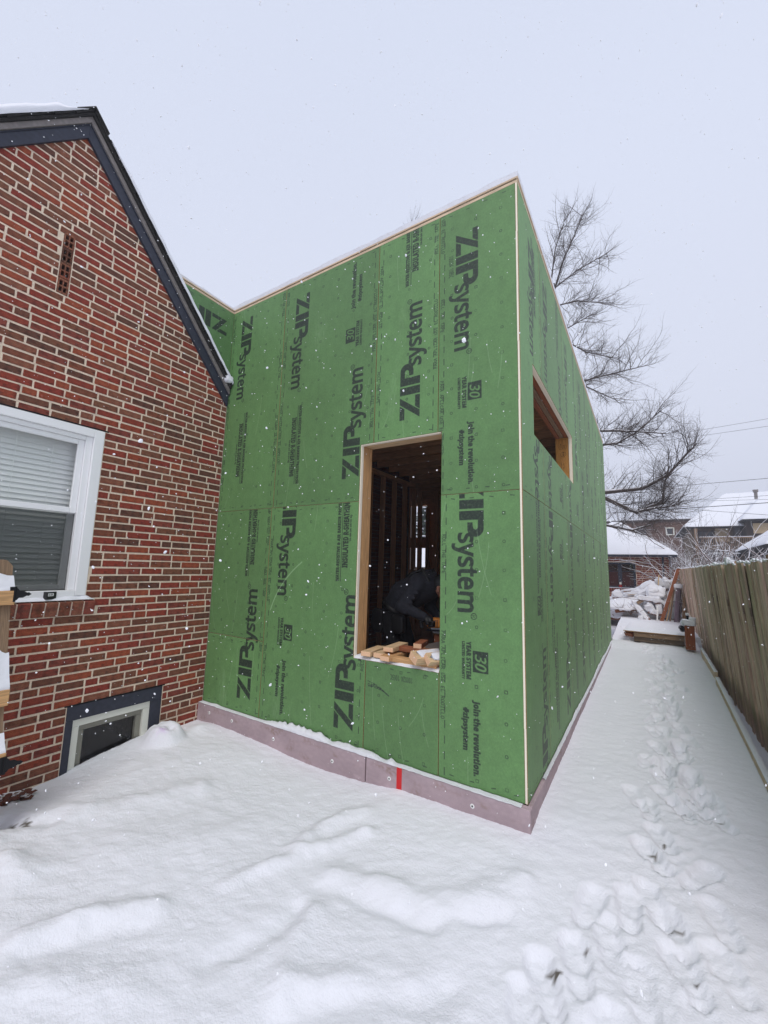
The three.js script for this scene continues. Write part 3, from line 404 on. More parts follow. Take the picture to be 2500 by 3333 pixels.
  mesh('ledge_snow', ledge(WX + 0.02, -0.03, (x) => 0.004 + 0.05 * sstep(-2.45, -2.1, x) * (1 - sstep(-1.75, -1.55, x)) + 0.028 * sstep(-1.6, -1.5, x) * (1 - sstep(-1.2, -1.05, x)) + 0.012 * Math.exp(-(((x + 3.15) / 0.06) ** 2)) + 0.03 * Math.exp(-(((x + 1.0) / 0.03) ** 2)) + 0.01 * Math.max(0, noise(x * 6)), false), M.snow, add);
  mesh('ledge_snow', ledge(-0.4, -L, (z) => 0.003 + 0.05 * sstep(-0.9, -2.2, z) * Math.pow(Math.max(0, 0.5 + noise(z * 1.1 + 4)), 1.2) + 0.02 * Math.max(0, noise(z * 5)), true), M.snow, add);

  // inside: floor, exposed studs, joists, deck
  mesh('floor', bx(6.95, 0.03, L - 0.2, -3.55, 0.03, -L / 2 - 0.05), M.stud, add);
  mesh('ceiling_deck', bx(6.98, 0.02, L - 0.1, -3.54, 3.535, -L / 2 - 0.02), M.stud, add);
  for (let z = -0.42; z > -L + 0.2; z -= 0.406) mesh('ceiling_joist', bx(z < -4.7 ? 6.8 : 3.2, 0.235, 0.038, z < -4.7 ? -3.58 : -1.79, 3.4, z), M.stud, add);
  for (let z = -2.5; z > -4.6; z -= 0.406) mesh('stud', bx(0.089, 3.02, 0.038, -3.29, 1.6, z), M.stud, add);
  mesh('top_plate', bx(0.089, 0.076, 4.35, -3.29, 3.15, -2.33), M.stud, add); mesh('bottom_plate', bx(0.089, 0.038, 4.35, -3.29, 0.067, -2.33), M.stud, add);
  for (const [x, z] of [[-3.1, -5.2], [-3.42, -5.05], [-2.72, -5.0], [-4.95, -7.3], [-4.35, -7.3]]) mesh('stud', bx(0.089, 3.1, 0.06, x, 1.6, z), M.stud, add);
  mesh('stud', bx(0.038, 3.2, 0.14, -0.17, 1.62, -0.7), M.stud, add); for (let z = -1.1; z > -7.5; z -= 0.406) mesh('stud', bx(0.14, z > -2.6 ? 2.42 : 3.1, 0.038, -0.118, z > -2.6 ? 1.25 : 1.6, z), M.stud, add);
  mesh('house_rear_wall', bx(3.6, 3.5, 0.1, WX - 1.82, 1.75, -4.55), M.stud, add).name = 'partition_wall';
}

// ---------------------------------------------------------------- brick house
const house = thing('brick_house', 'old red brick house with steep snowy gable and white window', 'house');
const brickColors = [[141, 64, 48], [149, 74, 51], [133, 80, 59], [127, 77, 58], [138, 74, 61], [125, 82, 63], [114, 74, 58], [146, 66, 51], [132, 68, 56], [156, 82, 56], [125, 84, 64], [103, 69, 56], [138, 90, 71], [141, 61, 48]];
const brickMats = brickColors.map((c, i) => std({ map: brickMap[i % 3], bumpMap: brickBump, bumpScale: 0.004, color: srgb(c[0] * 1.2, c[1] * 1.12, c[2] * 1.06), roughness: 0.88 }));
const unitBricks = [0, 1, 2, 3].map((k) => { const g = chamferBox(0.2015, 0.0565, 0.06, 0.0035), p = g.attributes.position, n = g.attributes.normal, uv = g.attributes.uv, r = RNG(90 + k), key = new Map(); for (let i = 0; i < p.count; i++) { const id = [p.getX(i), p.getY(i), p.getZ(i)].map((v) => v.toFixed(4)).join(); if (!key.has(id)) key.set(id, [(r() - 0.5) * 0.004, (r() - 0.5) * 0.0028, (r() - 0.5) * 0.002]); const [a, b, c] = key.get(id); p.setXYZ(i, p.getX(i) + a, p.getY(i) + b, p.getZ(i) + c); uv.setXY(i, (p.getX(i) + (Math.abs(n.getX(i)) > 0.7 ? p.getZ(i) : 0)) / 0.21 + 0.5, (p.getY(i) + (Math.abs(n.getY(i)) > 0.7 ? p.getZ(i) : 0)) / 0.062 + 0.5); } g.computeVertexNormals(); return g; });
// lay bricks on a wall: u to the right along the wall, v up; keep() gives the free spans of a course
function layBricks(u0, u1, v0, v1, course, keep, rand) {
  const out = []; let k = 0;
  for (let v = v0; v < v1; v += course, k++) {
    let u = u0 - (k % 2 ? 0.105 : 0) - 0.05 * rand();
    while (u < u1) {
      const head = rand() < 0.09, l = head ? 0.095 : 0.2 + (rand() - 0.5) * 0.006;
      for (const [a, b] of keep(v + course / 2)) { const s = Math.max(u, a), e = Math.min(u + l, b); if (e - s > 0.025) out.push({ u: (s + e) / 2, v: v + course / 2 + (rand() - 0.5) * 0.003, w: e - s, tone: Math.min(13, Math.floor(Math.pow(rand(), 0.9) * 14)), shape: Math.floor(rand() * 4), out: (rand() - 0.5) * 0.004 }); }
      u += l + 0.0115;
    }
  }
  return out;
}
const cut = (spans, a, b) => spans.flatMap(([s, e]) => (b <= s || a >= e ? [[s, e]] : [[s, Math.min(a, e)], [Math.max(b, s), e]].filter(([p, q]) => q - p > 0.02)));
function placeBricks(list, parent, toWorld, turn, limit, tall = 1) { // the largest in view as meshes of their own, the rest joined
  const v = V3(); parent.updateWorldMatrix(true, false);
  for (const b of list) { v.set(...toWorld(b)).applyMatrix4(parent.matrixWorld); const d = v.distanceTo(camera.position); v.project(camera); b.size = Math.abs(v.x) < 1.02 && Math.abs(v.y) < 1.02 && v.z < 1 ? b.w / (d * d) * Math.max(0.05, b.face ?? 1) : -1 / d; }
  list.sort((a, b) => b.size - a.size); const rest = [];
  list.forEach((b, i) => {
    const g = unitBricks[b.shape], m4 = new THREE.Matrix4().compose(V3(...toWorld(b)), new THREE.Quaternion().setFromAxisAngle(V3(0, 1, 0), turn), V3(b.w / 0.202, tall, 1));
    if (i < limit) { const m = mesh('brick', g, brickMats[b.tone], parent); m.applyMatrix4(m4); }
    else { const q = g.clone().applyMatrix4(m4), n = q.attributes.position.count, c = new Float32Array(n * 3), col = brickMats[b.tone].color; for (let k = 0; k < n; k++) { c[3 * k] = col.r; c[3 * k + 1] = col.g; c[3 * k + 2] = col.b; } q.setAttribute('color', new THREE.BufferAttribute(c, 3)); rest.push(q); }
  });
  if (rest.length) { const m = mesh('brick', merge(rest), std({ map: brickMap[0], bumpMap: brickBump, bumpScale: 0.004, vertexColors: true, roughness: 0.88 }), parent); m.userData.kind = 'stuff'; }
}
{
  const APZ = 1.658, APY = 5.24, SL = 1.182, f = (z) => APY - SL * Math.abs(z - APZ), END = 0.012, FAR = 3.32;
  const win = { z0: 1.23, z1: 2.36, y0: 1.13, y1: 2.615 }, bas = { z0: 0.46, z1: 1.26, y0: -0.7, y1: 0.25 }, ven = { z0: 1.64, z1: 1.722, y0: 3.7, y1: 4.266 }, sil = { z0: 1.16, z1: 2.42, y0: 0.993, y1: 1.1284 };
  const wall = part('gable_wall', house);
  const sh = new THREE.Shape([[0, -0.6], [0, f(0) + 0.06], [-APZ, APY + 0.06], [-FAR, f(FAR) + 0.06], [-FAR, -0.6]].map(([u, y]) => new THREE.Vector2(u, y)));
  for (const o of [win, { ...bas, y0: -0.55 }, ven]) sh.holes.push(new THREE.Path([[-o.z1, o.y0], [-o.z0, o.y0], [-o.z0, o.y1], [-o.z1, o.y1]].map(([u, y]) => new THREE.Vector2(u, y))));
  const mg = new THREE.ExtrudeGeometry(sh, { depth: 0.2, bevelEnabled: false }); mg.translate(0, 0, -0.2); mg.rotateY(Math.PI / 2); mg.translate(WX - 0.0022, 0, 0); mesh('mortar', mg, M.mortar, wall);
  const rand = RNG(77), C = 0.067571;
  const list = layBricks(-FAR, 0, 0.25 - 11 * C, APY + 0.05, C, (y) => {
    const half = (APY + 0.04 - y) / SL; let s = [[Math.max(-FAR, -APZ - half - 0.05), Math.min(-0.004, -APZ + half + 0.05)]]; if (s[0][1] - s[0][0] < 0.03) return [];
    for (const o of [win, bas, ven, sil]) if (y > o.y0 - 0.002 && y < o.y1 + 0.002) s = cut(s, -o.z1 - 0.006, -o.z0 + 0.006); return s;
  }, rand);
  placeBricks(list, wall, (b) => [WX - 0.03 + b.out * 0.6, b.v, -b.u], Math.PI / 2, 300);
  // brick wall carries on inside the addition, mortar and brick tones darkened as painted-in indoor shade
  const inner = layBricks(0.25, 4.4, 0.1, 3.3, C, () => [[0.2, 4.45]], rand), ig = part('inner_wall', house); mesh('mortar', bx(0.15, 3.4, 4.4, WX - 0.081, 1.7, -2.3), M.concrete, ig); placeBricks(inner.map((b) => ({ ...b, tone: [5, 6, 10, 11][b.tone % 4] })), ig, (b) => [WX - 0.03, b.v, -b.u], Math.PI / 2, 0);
  // closed body behind the gable
  mesh('side_wall', bx(6, 3.7, 0.2, WX - 3.2, 1.25, FAR - 0.11), M.mortar, house); mesh('rear_wall', bx(0.2, 3.7, FAR - 0.02, WX - 6.1, 1.25, FAR / 2), M.mortar, house); mesh('room_wall', bx(5.9, 3.8, 0.1, WX - 3.2, 1.25, 0.06), M.plaster, house); mesh('room_floor', bx(5.9, 0.05, FAR - 0.3, WX - 3.2, 0.72, FAR / 2), M.stud, house);
  // rakes and roof
  const slab = (lo, hi, x0, x1, side, z0, z1) => { // strip parallel to a slope, between vertical offsets lo..hi
    const pts = side > 0 ? [[-APZ, APY + lo], [-APZ, APY + hi], [-z0, f(z0) + hi], [-z0, f(z0) + lo]] : [[-APZ, APY + lo], [-APZ, APY + hi], [-z1, f(z1) + hi], [-z1, f(z1) + lo]];
    const g = new THREE.ExtrudeGeometry(new THREE.Shape(pts.map(([u, y]) => new THREE.Vector2(u, y))), { depth: x1 - x0 - 0.004, bevelEnabled: true, bevelSize: 0.002, bevelOffset: -0.002, bevelThickness: 0.002, bevelSegments: 1 }); g.rotateY(Math.PI / 2); g.translate(x0 + 0.002, 0, 0); return g; };
  const F2 = FAR + 0.25;
  for (const s of [1, -1]) {
    const rk = part('rake_trim', house);
    mesh('frieze_board', slab(0.0, 0.128, WX - 0.06, WX + 0.028, s, END, F2), M.navy, rk); mesh('bead', slab(0.129, 0.142, WX - 0.06, WX + 0.036, s, END, F2), M.navy, rk); mesh('drip_board', slab(0.143, 0.205, WX - 0.06, WX + 0.052, s, END, F2), M.taupe, rk);
  }
  const roof = part('roof', house);
  for (const s of [1, -1]) {
    mesh('roof_slope', slab(0.206, 0.236, WX - 6.4, WX + 0.075, s, END, F2 + 0.06), M.shingle, roof);
    const z0 = s > 0 ? END : APZ, z1 = s > 0 ? APZ : F2, n = Math.round((z1 - z0) / 0.14); // shingle butts at the rake edge
    for (let i = 0; i < n; i++) { const za = z0 + ((z1 - z0) * i) / n, zb = z0 + ((z1 - z0) * (i + 1)) / n - 0.008, lift = 0.006 + 0.01 * rand(); mesh('shingle', bar([WX + 0.03, f(za) + 0.243 + (s > 0 ? 0 : lift), za], [WX + 0.03, f(zb) + 0.243 + (s > 0 ? lift : 0), zb], 0.12 + rand() * 0.012, 0.012), M.shingle, roof); }
    // snow on the slope
    const N = 90, K = 16, g = new THREE.PlaneGeometry(1, 1, N, K), p = g.attributes.position;
    for (let j = 0; j <= K; j++) for (let i = 0; i <= N; i++) { const t = i / N, z = s > 0 ? lerp(APZ - 0.16, END + 0.0, t) : lerp(APZ + 0.05, F2, t), q = j / K, x = WX + 0.098 + 0.014 * fbm(z * 9, 2, s) - Math.pow(Math.max(0, q - 0.12) / 0.88, 2) * 6; const th = (s > 0 ? 0.05 : 0.085) * Math.min(1, 0.5 + t * 4), h = q < 0.12 ? (q / 0.12) * th : th, edge = Math.min(1, t * 9); p.setXYZ(j * (N + 1) + i, x - (q < 0.12 ? -0.012 * Math.sin((q / 0.12) * Math.PI) : 0), f(z) + 0.244 + h * edge * (1 + 0.35 * fbm(z * 8, x * 3, 4)) + (s < 0 ? 0.01 : 0.006), z); }
    g.computeVertexNormals(); mesh('roof_snow', g, M.snow, roof);
  }
  mesh('snow_lump', (() => { const g = lump(0.1, 0.08, 0.09, 3, 0.3); g.translate(WX + 0.06, f(0.04) + 0.27, 0.055); return g; })(), M.snow, roof);
  { const c = [1, -1].map((k) => { const g = bx(0.34, 0.014, 0.2, 0, 0, -k * 0.095, 0.003); g.rotateX(-k * 0.868); return g; }); const m = mesh('ridge_cap', merge(c), M.shingle, roof); m.position.set(WX - 0.065, APY + 0.272, APZ); mesh('ridge_snow', lump(0.4, 0.1, 0.2, 8, 0.2).translate(WX - 0.45, APY + 0.3, APZ + 0.02), M.snow, roof); }
  // clay vent blocks
  const vent = part('wall_vent', house); mesh('backing', bx(0.01, 0.56, 0.08, WX - 0.09, 3.983, 1.681), M.black, vent);
  for (let k = 0; k < 4; k++) { const yc = 3.7 + 0.071 + k * 0.1415, hh = 0.136, ww = 0.079, b = []; for (const t of [-1, 0, 1]) { b.push(bx(0.05, hh, t ? 0.012 : 0.009, 0, 0, (t * (ww - 0.012)) / 2)); for (const q of [0.5, -0.5]) b.push(bx(0.05, t ? 0.017 : 0.012, ww / 2 - 0.0165, 0, (t * (hh - 0.017)) / 2, q * (ww / 2 - 0.0075))); } const m = mesh('vent_block', merge(b), brickMats[[12, 5, 10, 12][k]], vent); m.position.set(WX - 0.027 + rand() * 0.004, yc, 1.681); }
  // white double hung window
  const w = part('window', house), xw = WX - 0.045, yc = (win.y0 + win.y1) / 2, zc = (win.z0 + win.z1) / 2, zw = win.z1 - win.z0;
  const fr = (name, z0, z1, y0, y1, x, d, m, ch = 0.003) => mesh(name, bx(d, y1 - y0, z1 - z0, x, (y0 + y1) / 2, (z0 + z1) / 2, ch), m, w);
  fr('casing', win.z0, win.z0 + 0.078, win.y0 + 0.03, win.y1, xw + 0.02, 0.06, M.vinyl); fr('casing', win.z1 - 0.078, win.z1, win.y0 + 0.03, win.y1, xw + 0.02, 0.06, M.vinyl); fr('casing', win.z0 + 0.079, win.z1 - 0.079, win.y1 - 0.07, win.y1, xw + 0.019, 0.06, M.vinyl); fr('casing', win.z0 + 0.079, win.z1 - 0.079, win.y0 + 0.012, win.y0 + 0.075, xw + 0.019, 0.06, M.vinyl);
  fr('stop', win.z0 + 0.079, win.z0 + 0.13, win.y0 + 0.076, win.y1 - 0.071, xw - 0.005, 0.06, M.vinyl); fr('stop', win.z1 - 0.13, win.z1 - 0.079, win.y0 + 0.076, win.y1 - 0.071, xw - 0.005, 0.06, M.vinyl); fr('stop', win.z0 + 0.131, win.z1 - 0.131, win.y1 - 0.108, win.y1 - 0.071, xw - 0.006, 0.06, M.vinyl);
  const zi0 = win.z0 + 0.131, zi1 = win.z1 - 0.131, mid = 1.88;
  const sash = (y0, y1, x) => { fr('sash', zi0, zi0 + 0.045, y0, y1, x, 0.03, M.vinyl); fr('sash', zi1 - 0.045, zi1, y0, y1, x, 0.03, M.vinyl); fr('sash', zi0 + 0.046, zi1 - 0.046, y1 - 0.042, y1, x, 0.03, M.vinyl); fr('sash', zi0 + 0.046, zi1 - 0.046, y0, y0 + 0.045, x, 0.03, M.vinyl); const g = new THREE.PlaneGeometry(zi1 - zi0 - 0.09, y1 - y0 - 0.086); g.rotateY(Math.PI / 2); g.translate(x - 0.004, (y0 + y1) / 2, (zi0 + zi1) / 2); mesh('glass_pane', g, M.glass, w); };
  sash(mid - 0.022, win.y1 - 0.109, xw - 0.012); sash(win.y0 + 0.077, mid + 0.022, xw - 0.046);
  const scr = new THREE.PlaneGeometry(zi1 - zi0, mid - win.y0 - 0.1); scr.rotateY(Math.PI / 2); scr.translate(xw - 0.014, (mid + win.y0) / 2 + 0.02, (zi0 + zi1) / 2); mesh('insect_screen', scr, std({ color: srgb(36, 46, 42), transparent: true, opacity: 0.6, roughness: 0.8 }), w);
  const slatMat = std({ color: srgb(226, 230, 226), roughness: 0.5 }); const sl = part('blind', house); for (let y = win.y0 + 0.1, i = 0; y < win.y1 - 0.1; y += 0.043, i++) { const g = bx(0.0025, 0.05, zi1 - zi0 - 0.02); g.rotateZ(0.32 + rand() * 0.03); const m = mesh('slat', g, slatMat, sl); m.position.set(xw - 0.115, y, (zi0 + zi1) / 2); m.rotation.x = (rand() - 0.5) * 0.004; }
  for (const q of [0.22, 0.5, 0.78]) mesh('cord', bx(0.002, 1.3, 0.004, xw - 0.085, yc, lerp(zi0, zi1, q)), slatMat, sl);
  mesh('lintel', bx(0.02, 0.012, zw + 0.06, WX - 0.008, win.y1 + 0.008, zc), M.iron, w);
  const rows = part('window_sill', house); for (let z = sil.z0, i = 0; z < sil.z1 - 0.02; z += 0.0895, i++) { const g = chamferBox(0.15, 0.115, 0.078, 0.004); { const p = g.attributes.position, uv = g.attributes.uv; for (let k = 0; k < p.count; k++) uv.setXY(k, (p.getX(k) + p.getZ(k)) / 0.2 + i * 0.3, p.getY(k) / 0.1); } const m = mesh('sill_brick', g, brickMats[[4, 12, 3, 12, 2][i % 5]], rows); m.position.set(WX - 0.035 + rand() * 0.004, 1.067, z + 0.04); m.rotation.z = -0.14; }
  mesh('mortar', (() => { const g = bx(0.135, 0.107, sil.z1 - sil.z0); g.rotateZ(-0.14); g.translate(WX - 0.037, 1.066, (sil.z0 + sil.z1) / 2); return g; })(), M.mortar, rows);
  mesh('sill_snow', (() => { const n = 110, g = new THREE.PlaneGeometry(1, 1, n, 8), p = g.attributes.position; for (let j = 0; j <= 8; j++) for (let i = 0; i <= n; i++) { const z = lerp(sil.z0 + 0.005, sil.z1, i / n), q = j / 8, x = WX + 0.03 - q * 0.088 + 0.01 * noise(z * 14, 3), base = 1.128 + q * 0.012; p.setXYZ(j * (n + 1) + i, x, base + 0.026 * Math.sin(Math.min(1, q * 2.2) * 1.57) * sstep(0, 0.05, i / n) * (1 + 0.5 * noise(z * 11, q * 3)), z); } g.computeVertexNormals(); return g; })(), M.snow, rows);
  // basement window
  const b = part('basement_window', house), xb = WX - 0.03, B = (name, z0, z1, y0, y1, x, d, m) => mesh(name, bx(d, y1 - y0, z1 - z0, x, (y0 + y1) / 2, (z0 + z1) / 2, 0.002), m, b);
  B('surround', bas.z0, bas.z0 + 0.1, -0.55, bas.y1 - 0.12, xb, 0.06, M.navy); B('surround', bas.z1 - 0.055, bas.z1, -0.55, bas.y1 - 0.12, xb, 0.06, M.navy); B('surround', bas.z0, bas.z1, bas.y1 - 0.119, bas.y1, xb - 0.001, 0.06, M.navy);
  B('frame', 0.561, 0.62, -0.55, 0.07, xb - 0.012, 0.05, M.cream); B('frame', 1.15, 1.204, -0.55, 0.07, xb - 0.012, 0.05, M.cream); B('frame', 0.561, 1.204, 0.071, 0.13, xb - 0.013, 0.05, M.cream);
  B('inner_frame', 0.621, 0.668, -0.55, 0.02, xb - 0.035, 0.04, M.greyFrame); B('inner_frame', 1.1, 1.149, -0.55, 0.02, xb - 0.035, 0.04, M.greyFrame); B('inner_frame', 0.621, 1.149, 0.021, 0.07, xb - 0.036, 0.04, M.greyFrame);
  const gp = new THREE.PlaneGeometry(0.44, 0.6); gp.rotateY(Math.PI / 2); gp.translate(xb - 0.045, -0.27, 0.885); mesh('glass_pane', gp, M.glass, b); mesh('lintel', bx(0.02, 0.01, 0.84, WX - 0.006, 0.2565, 0.86), M.iron, b);
}
// ---------------------------------------------------------------- gate, sill box
{
  const T = V3(-3.03, 1.44, 0), Bt = V3(-2.7, 0.02, 0), at = (y) => lerp(T.x, Bt.x, (1.44 - y) / 1.42);
  const gate = thing('wooden_gate', 'cedar gate with snowy rails and black hinges leaning by the brick wall', 'gate');
  const lean = Math.atan2(0.33, 1.42);
  for (let k = 0; k < 7; k++) { const w = 0.135, s = new THREE.Shape([[-w / 2, 0], [w / 2, 0], [w / 2, 1.46], [w / 2 - 0.03, 1.5], [w / 2 - 0.05, 1.505], [-w / 2 + 0.05, 1.505], [-w / 2 + 0.03, 1.5], [-w / 2, 1.46]].map(([x, y]) => new THREE.Vector2(x, y))); const g = new THREE.ExtrudeGeometry(s, { depth: 0.016, bevelEnabled: true, bevelSize: 0.001, bevelThickness: 0.001, bevelSegments: 1 }); { const p = g.attributes.position, uv = g.attributes.uv; for (let i = 0; i < p.count; i++) uv.setXY(i, p.getY(i) + k * 0.7, p.getX(i)); } const m = mesh('picket', g, M.lumberGrey, gate); m.rotation.set(0, Math.PI / 2, 0); m.rotation.order = 'ZYX'; m.rotation.z = lean; m.position.set(Bt.x - 0.01, -0.02, 1.91 + k * 0.142); }
  for (const [y0, y1, hs] of [[1.15, 1.245, 0.15], [0.53, 0.63, 0.34], [0.17, 0.27, 0.14]]) {
    const y = (y0 + y1) / 2; mesh('rail', bx(0.042, y1 - y0, 1.1, at(y) + 0.035, y, 2.385, 0.004), M.lumber, gate);
    const n = 60, g = new THREE.PlaneGeometry(1, 1, n, 14), p = g.attributes.position; for (let j = 0; j <= 14; j++) for (let i = 0; i <= n; i++) { const z = lerp(1.838, 2.93, i / n), q = j / 14, yy = y1 - 0.006 + hs * (1 - Math.cos(q * 1.5708)) * 1.0 * (0.75 + 0.35 * fbm(z * 8, 5, y)), x = at(yy) + 0.01 + (0.052 + 0.012 * noise(z * 14, q * 4)) * Math.cos(q * 1.5708); p.setXYZ(j * (n + 1) + i, x, yy, z); } g.computeVertexNormals(); mesh('rail_snow', g, M.snow, gate);
  }
  const hinge = (y) => { const s = new THREE.Shape([[0, -0.045], [0.015, -0.05], [0.03, -0.03], [0.06, -0.028], [0.085, -0.012], [0.1, -0.014], [0.118, 0], [0.1, 0.014], [0.085, 0.012], [0.06, 0.028], [0.03, 0.03], [0.015, 0.05], [0, 0.045]].map(([x, yy]) => new THREE.Vector2(x, yy))); for (const [hx, hr] of [[0.028, 0.009], [0.055, 0.008], [0.083, 0.006]]) { const h = new THREE.Path(); h.absarc(hx, 0, hr, 0, 6.28, true); s.holes.push(h); } const g = new THREE.ExtrudeGeometry(s, { depth: 0.004, bevelEnabled: true, bevelSize: 0.001, bevelThickness: 0.001, bevelSegments: 1 }); g.rotateY(Math.PI / 2); g.scale(1, 0.8, 0.72); const h = part('hinge', gate); h.position.set(at(y) + 0.06, y, 1.84); const m = mesh('strap', g, M.iron, h); m.rotation.y = -0.25; mesh('leaf', bx(0.01, 0.1, 0.03, -0.006, 0, 0.012), M.iron, h); const c = new THREE.CylinderGeometry(0.008, 0.008, 0.1, 10); mesh('pin', c, M.iron, h); };
  hinge(1.22); hinge(0.2);
  const lf = []; const r = RNG(44); for (let i = 0; i < 46; i++) { const g = new THREE.PlaneGeometry(0.03 + r() * 0.025, 0.02 + r() * 0.02, 2, 1); g.attributes.position.setZ(1, 0.006); g.rotateX(-1.57 + (r() - 0.5)); g.rotateY(r() * 6); const x = -3.33 + r() * 0.2, z = 1.45 + r() * 0.35; g.translate(x, gh(x, z) + 0.008 + r() * 0.012, z); lf.push(g); } const lm = mesh('dead_leaves', merge(lf), std({ color: srgb(92, 52, 40), side: THREE.DoubleSide })); tag(lm, 'scatter of brown dead leaves at the foot of the brick wall', 'leaves', null, 'stuff');
  const bo = thing('hardware_box', 'small open black box with white barcode sticker on the snowy sill', 'box', [WX - 0.008, 1.138, 1.49], 0.35);
  mesh('box_shell', merge([bx(0.07, 0.004, 0.075, 0, 0.003, 0), bx(0.004, 0.055, 0.075, 0.034, 0.033, 0), bx(0.004, 0.055, 0.075, -0.034, 0.033, 0), bx(0.062, 0.055, 0.004, 0, 0.033, 0.036), bx(0.062, 0.055, 0.004, 0, 0.033, -0.036)]), M.black, bo);
  const bc = document.createElement('canvas'); bc.width = 64; bc.height = 32; { const c = bc.getContext('2d'), q = RNG(3); c.fillStyle = '#f2f2f2'; c.fillRect(0, 0, 64, 32); c.fillStyle = '#222'; for (let x = 6; x < 58; x += 2) if (q() > 0.45) c.fillRect(x, 5, 1.4, 22); } const bt = new THREE.CanvasTexture(bc); bt.colorSpace = THREE.SRGBColorSpace; const sg = new THREE.PlaneGeometry(0.045, 0.022); sg.rotateY(Math.PI / 2); sg.translate(0.0372, 0.038, 0.008); mesh('sticker', sg, std({ map: bt, roughness: 0.6 }), bo);
}
// ---------------------------------------------------------------- lumber offcuts on the window sill
{
  const grainEnd = document.createElement('canvas'); grainEnd.width = 128; grainEnd.height = 64; { const c = grainEnd.getContext('2d'); c.fillStyle = '#ecc9a4'; c.fillRect(0, 0, 128, 64); c.strokeStyle = 'rgba(184,112,72,0.6)'; c.lineWidth = 2.4; for (let r = 6; r < 130; r += 7) { c.beginPath(); c.arc(50, 74, r, 0, 7); c.stroke(); } }
  const et = new THREE.CanvasTexture(grainEnd); et.colorSpace = THREE.SRGBColorSpace; const endMat = std({ map: et, roughness: 0.85 });
  const stick = (label, x, y, z, len, turn, w = 0.089, h = 0.038, roll = 0, m = M.lumberPale, snow = true) => {
    const t = thing('lumber_offcut', label, 'lumber', [x, y, z], turn, 'lumber offcuts on the window sill'); const g = bx(w, h, len, 0, h / 2, 0, 0.002); g.rotateZ(roll); mesh('plank', g, m, t);
    const e = new THREE.PlaneGeometry(w - 0.004, h - 0.004); e.translate(0, h / 2, len / 2 + 0.0006); e.rotateZ(roll); mesh('end_grain', e, endMat, t);
    if (snow && roll) { const s = lump(w * 0.8, 0.014, len * 0.8, x * 9, 0.4, 8, 0.4); s.translate(0, h + 0.002, -len * 0.06); s.rotateZ(roll); mesh('snow', s, M.snow, t); }
  };
  const Y = WN.y0 + 0.012, dirX = 1.5708;
  stick('end cut wood offcut under the jamb at the brick side of the sill', -1.29, Y + 0.022, -0.13, 0.3, 0.1, 0.089, 0.038, 0, M.lumberPale, false);
  stick('pale wood offcut lying second along the window sill', -1.185, Y + 0.016, -0.16, 0.28, 0.05);
  stick('pale wood offcut with bare side in the middle of the sill', -1.085, Y + 0.01, -0.13, 0.3, -0.04, 0.089, 0.038, 0, M.lumber, false);
  stick('long stud laid along the sill under the stacked offcuts', -0.86, Y + 0.004, -0.055, 0.4, dirX, 0.06, 0.04, 0, M.lumber, true);
  stick('reddish wood offcut stacked on top near the jamb', -1.12, Y + 0.066, -0.21, 0.3, 0.08, 0.089, 0.036, 0, M.lumberPale, false);
  stick('snowy stud stacked behind the pale offcuts', -0.9, Y + 0.06, -0.22, 0.46, dirX, 0.08, 0.038, 0, M.lumberRed);
  stick('square block of wood standing at the back of the sill', -0.93, Y + 0.098, -0.3, 0.22, 0.2, 0.07, 0.04, 0, M.lumberRed, false);
  stick('tilted chunky offcut showing curved end grain on the sill', -0.765, Y + 0.05, -0.06, 0.26, -0.45, 0.1, 0.062, -0.45);
  stick('tilted offcut wedged against the right jamb on the sill', -0.665, Y + 0.06, -0.075, 0.24, -0.5, 0.085, 0.05, -0.75);
}
// ---------------------------------------------------------------- worker inside
function meshField(prims, lo, hi, cell, k) { // prims: [ax,ay,az,ra, bx,by,bz,rb], joined with a smooth minimum
  const size = [hi[0] - lo[0], hi[1] - lo[1], hi[2] - lo[2]], ext = Math.max(...size), n = Math.ceil(ext / cell) + 4, mc = new MarchingCubes(n, M.black, false, false, 400000); mc.isolation = 0;
  const c = [(lo[0] + hi[0]) / 2, (lo[1] + hi[1]) / 2, (lo[2] + hi[2]) / 2], half = n / 2, sc = ext / 2 + cell * 2;
  for (let z = 0; z < n; z++) for (let y = 0; y < n; y++) for (let x = 0; x < n; x++) {
    const px = c[0] + ((x - half) / half) * sc, py = c[1] + ((y - half) / half) * sc, pz = c[2] + ((z - half) / half) * sc; let d = 1;
    for (const [ax, ay, az, ra, bx_, by, bz, rb, flat] of prims) { const dx = bx_ - ax, dy = by - ay, dz = bz - az, L2 = dx * dx + dy * dy + dz * dz || 1e-9, t = clamp(((px - ax) * dx + (py - ay) * dy + (pz - az) * dz) / L2, 0, 1), ex = px - ax - dx * t, ey = py - ay - dy * t, ez = (pz - az - dz * t) / (flat || 1), q = Math.sqrt(ex * ex + ey * ey + ez * ez) - (ra + (rb - ra) * t); const h = clamp(0.5 + (0.5 * (d - q)) / k, 0, 1); d = d * (1 - h) + q * h - k * h * (1 - h); }
    mc.field[x + y * n + z * n * n] = -d;
  }
  mc.update(); const cnt = mc.count, P = mc.positionArray.slice(0, cnt * 3), N = mc.normalArray.slice(0, cnt * 3);
  for (let i = 0; i < cnt; i++) { P[3 * i] = c[0] + P[3 * i] * sc; P[3 * i + 1] = c[1] + P[3 * i + 1] * sc; P[3 * i + 2] = c[2] + P[3 * i + 2] * sc; }
  const g = new THREE.BufferGeometry(); g.setAttribute('position', new THREE.BufferAttribute(P, 3)); const w = mergeVertices(g, cell * 0.02); w.computeVertexNormals(); const uv = new Float32Array(w.attributes.position.count * 2); for (let i = 0; i < uv.length / 2; i++) { uv[2 * i] = w.attributes.position.getX(i); uv[2 * i + 1] = w.attributes.position.getY(i); } w.setAttribute('uv', new THREE.BufferAttribute(uv, 2)); return w;
}
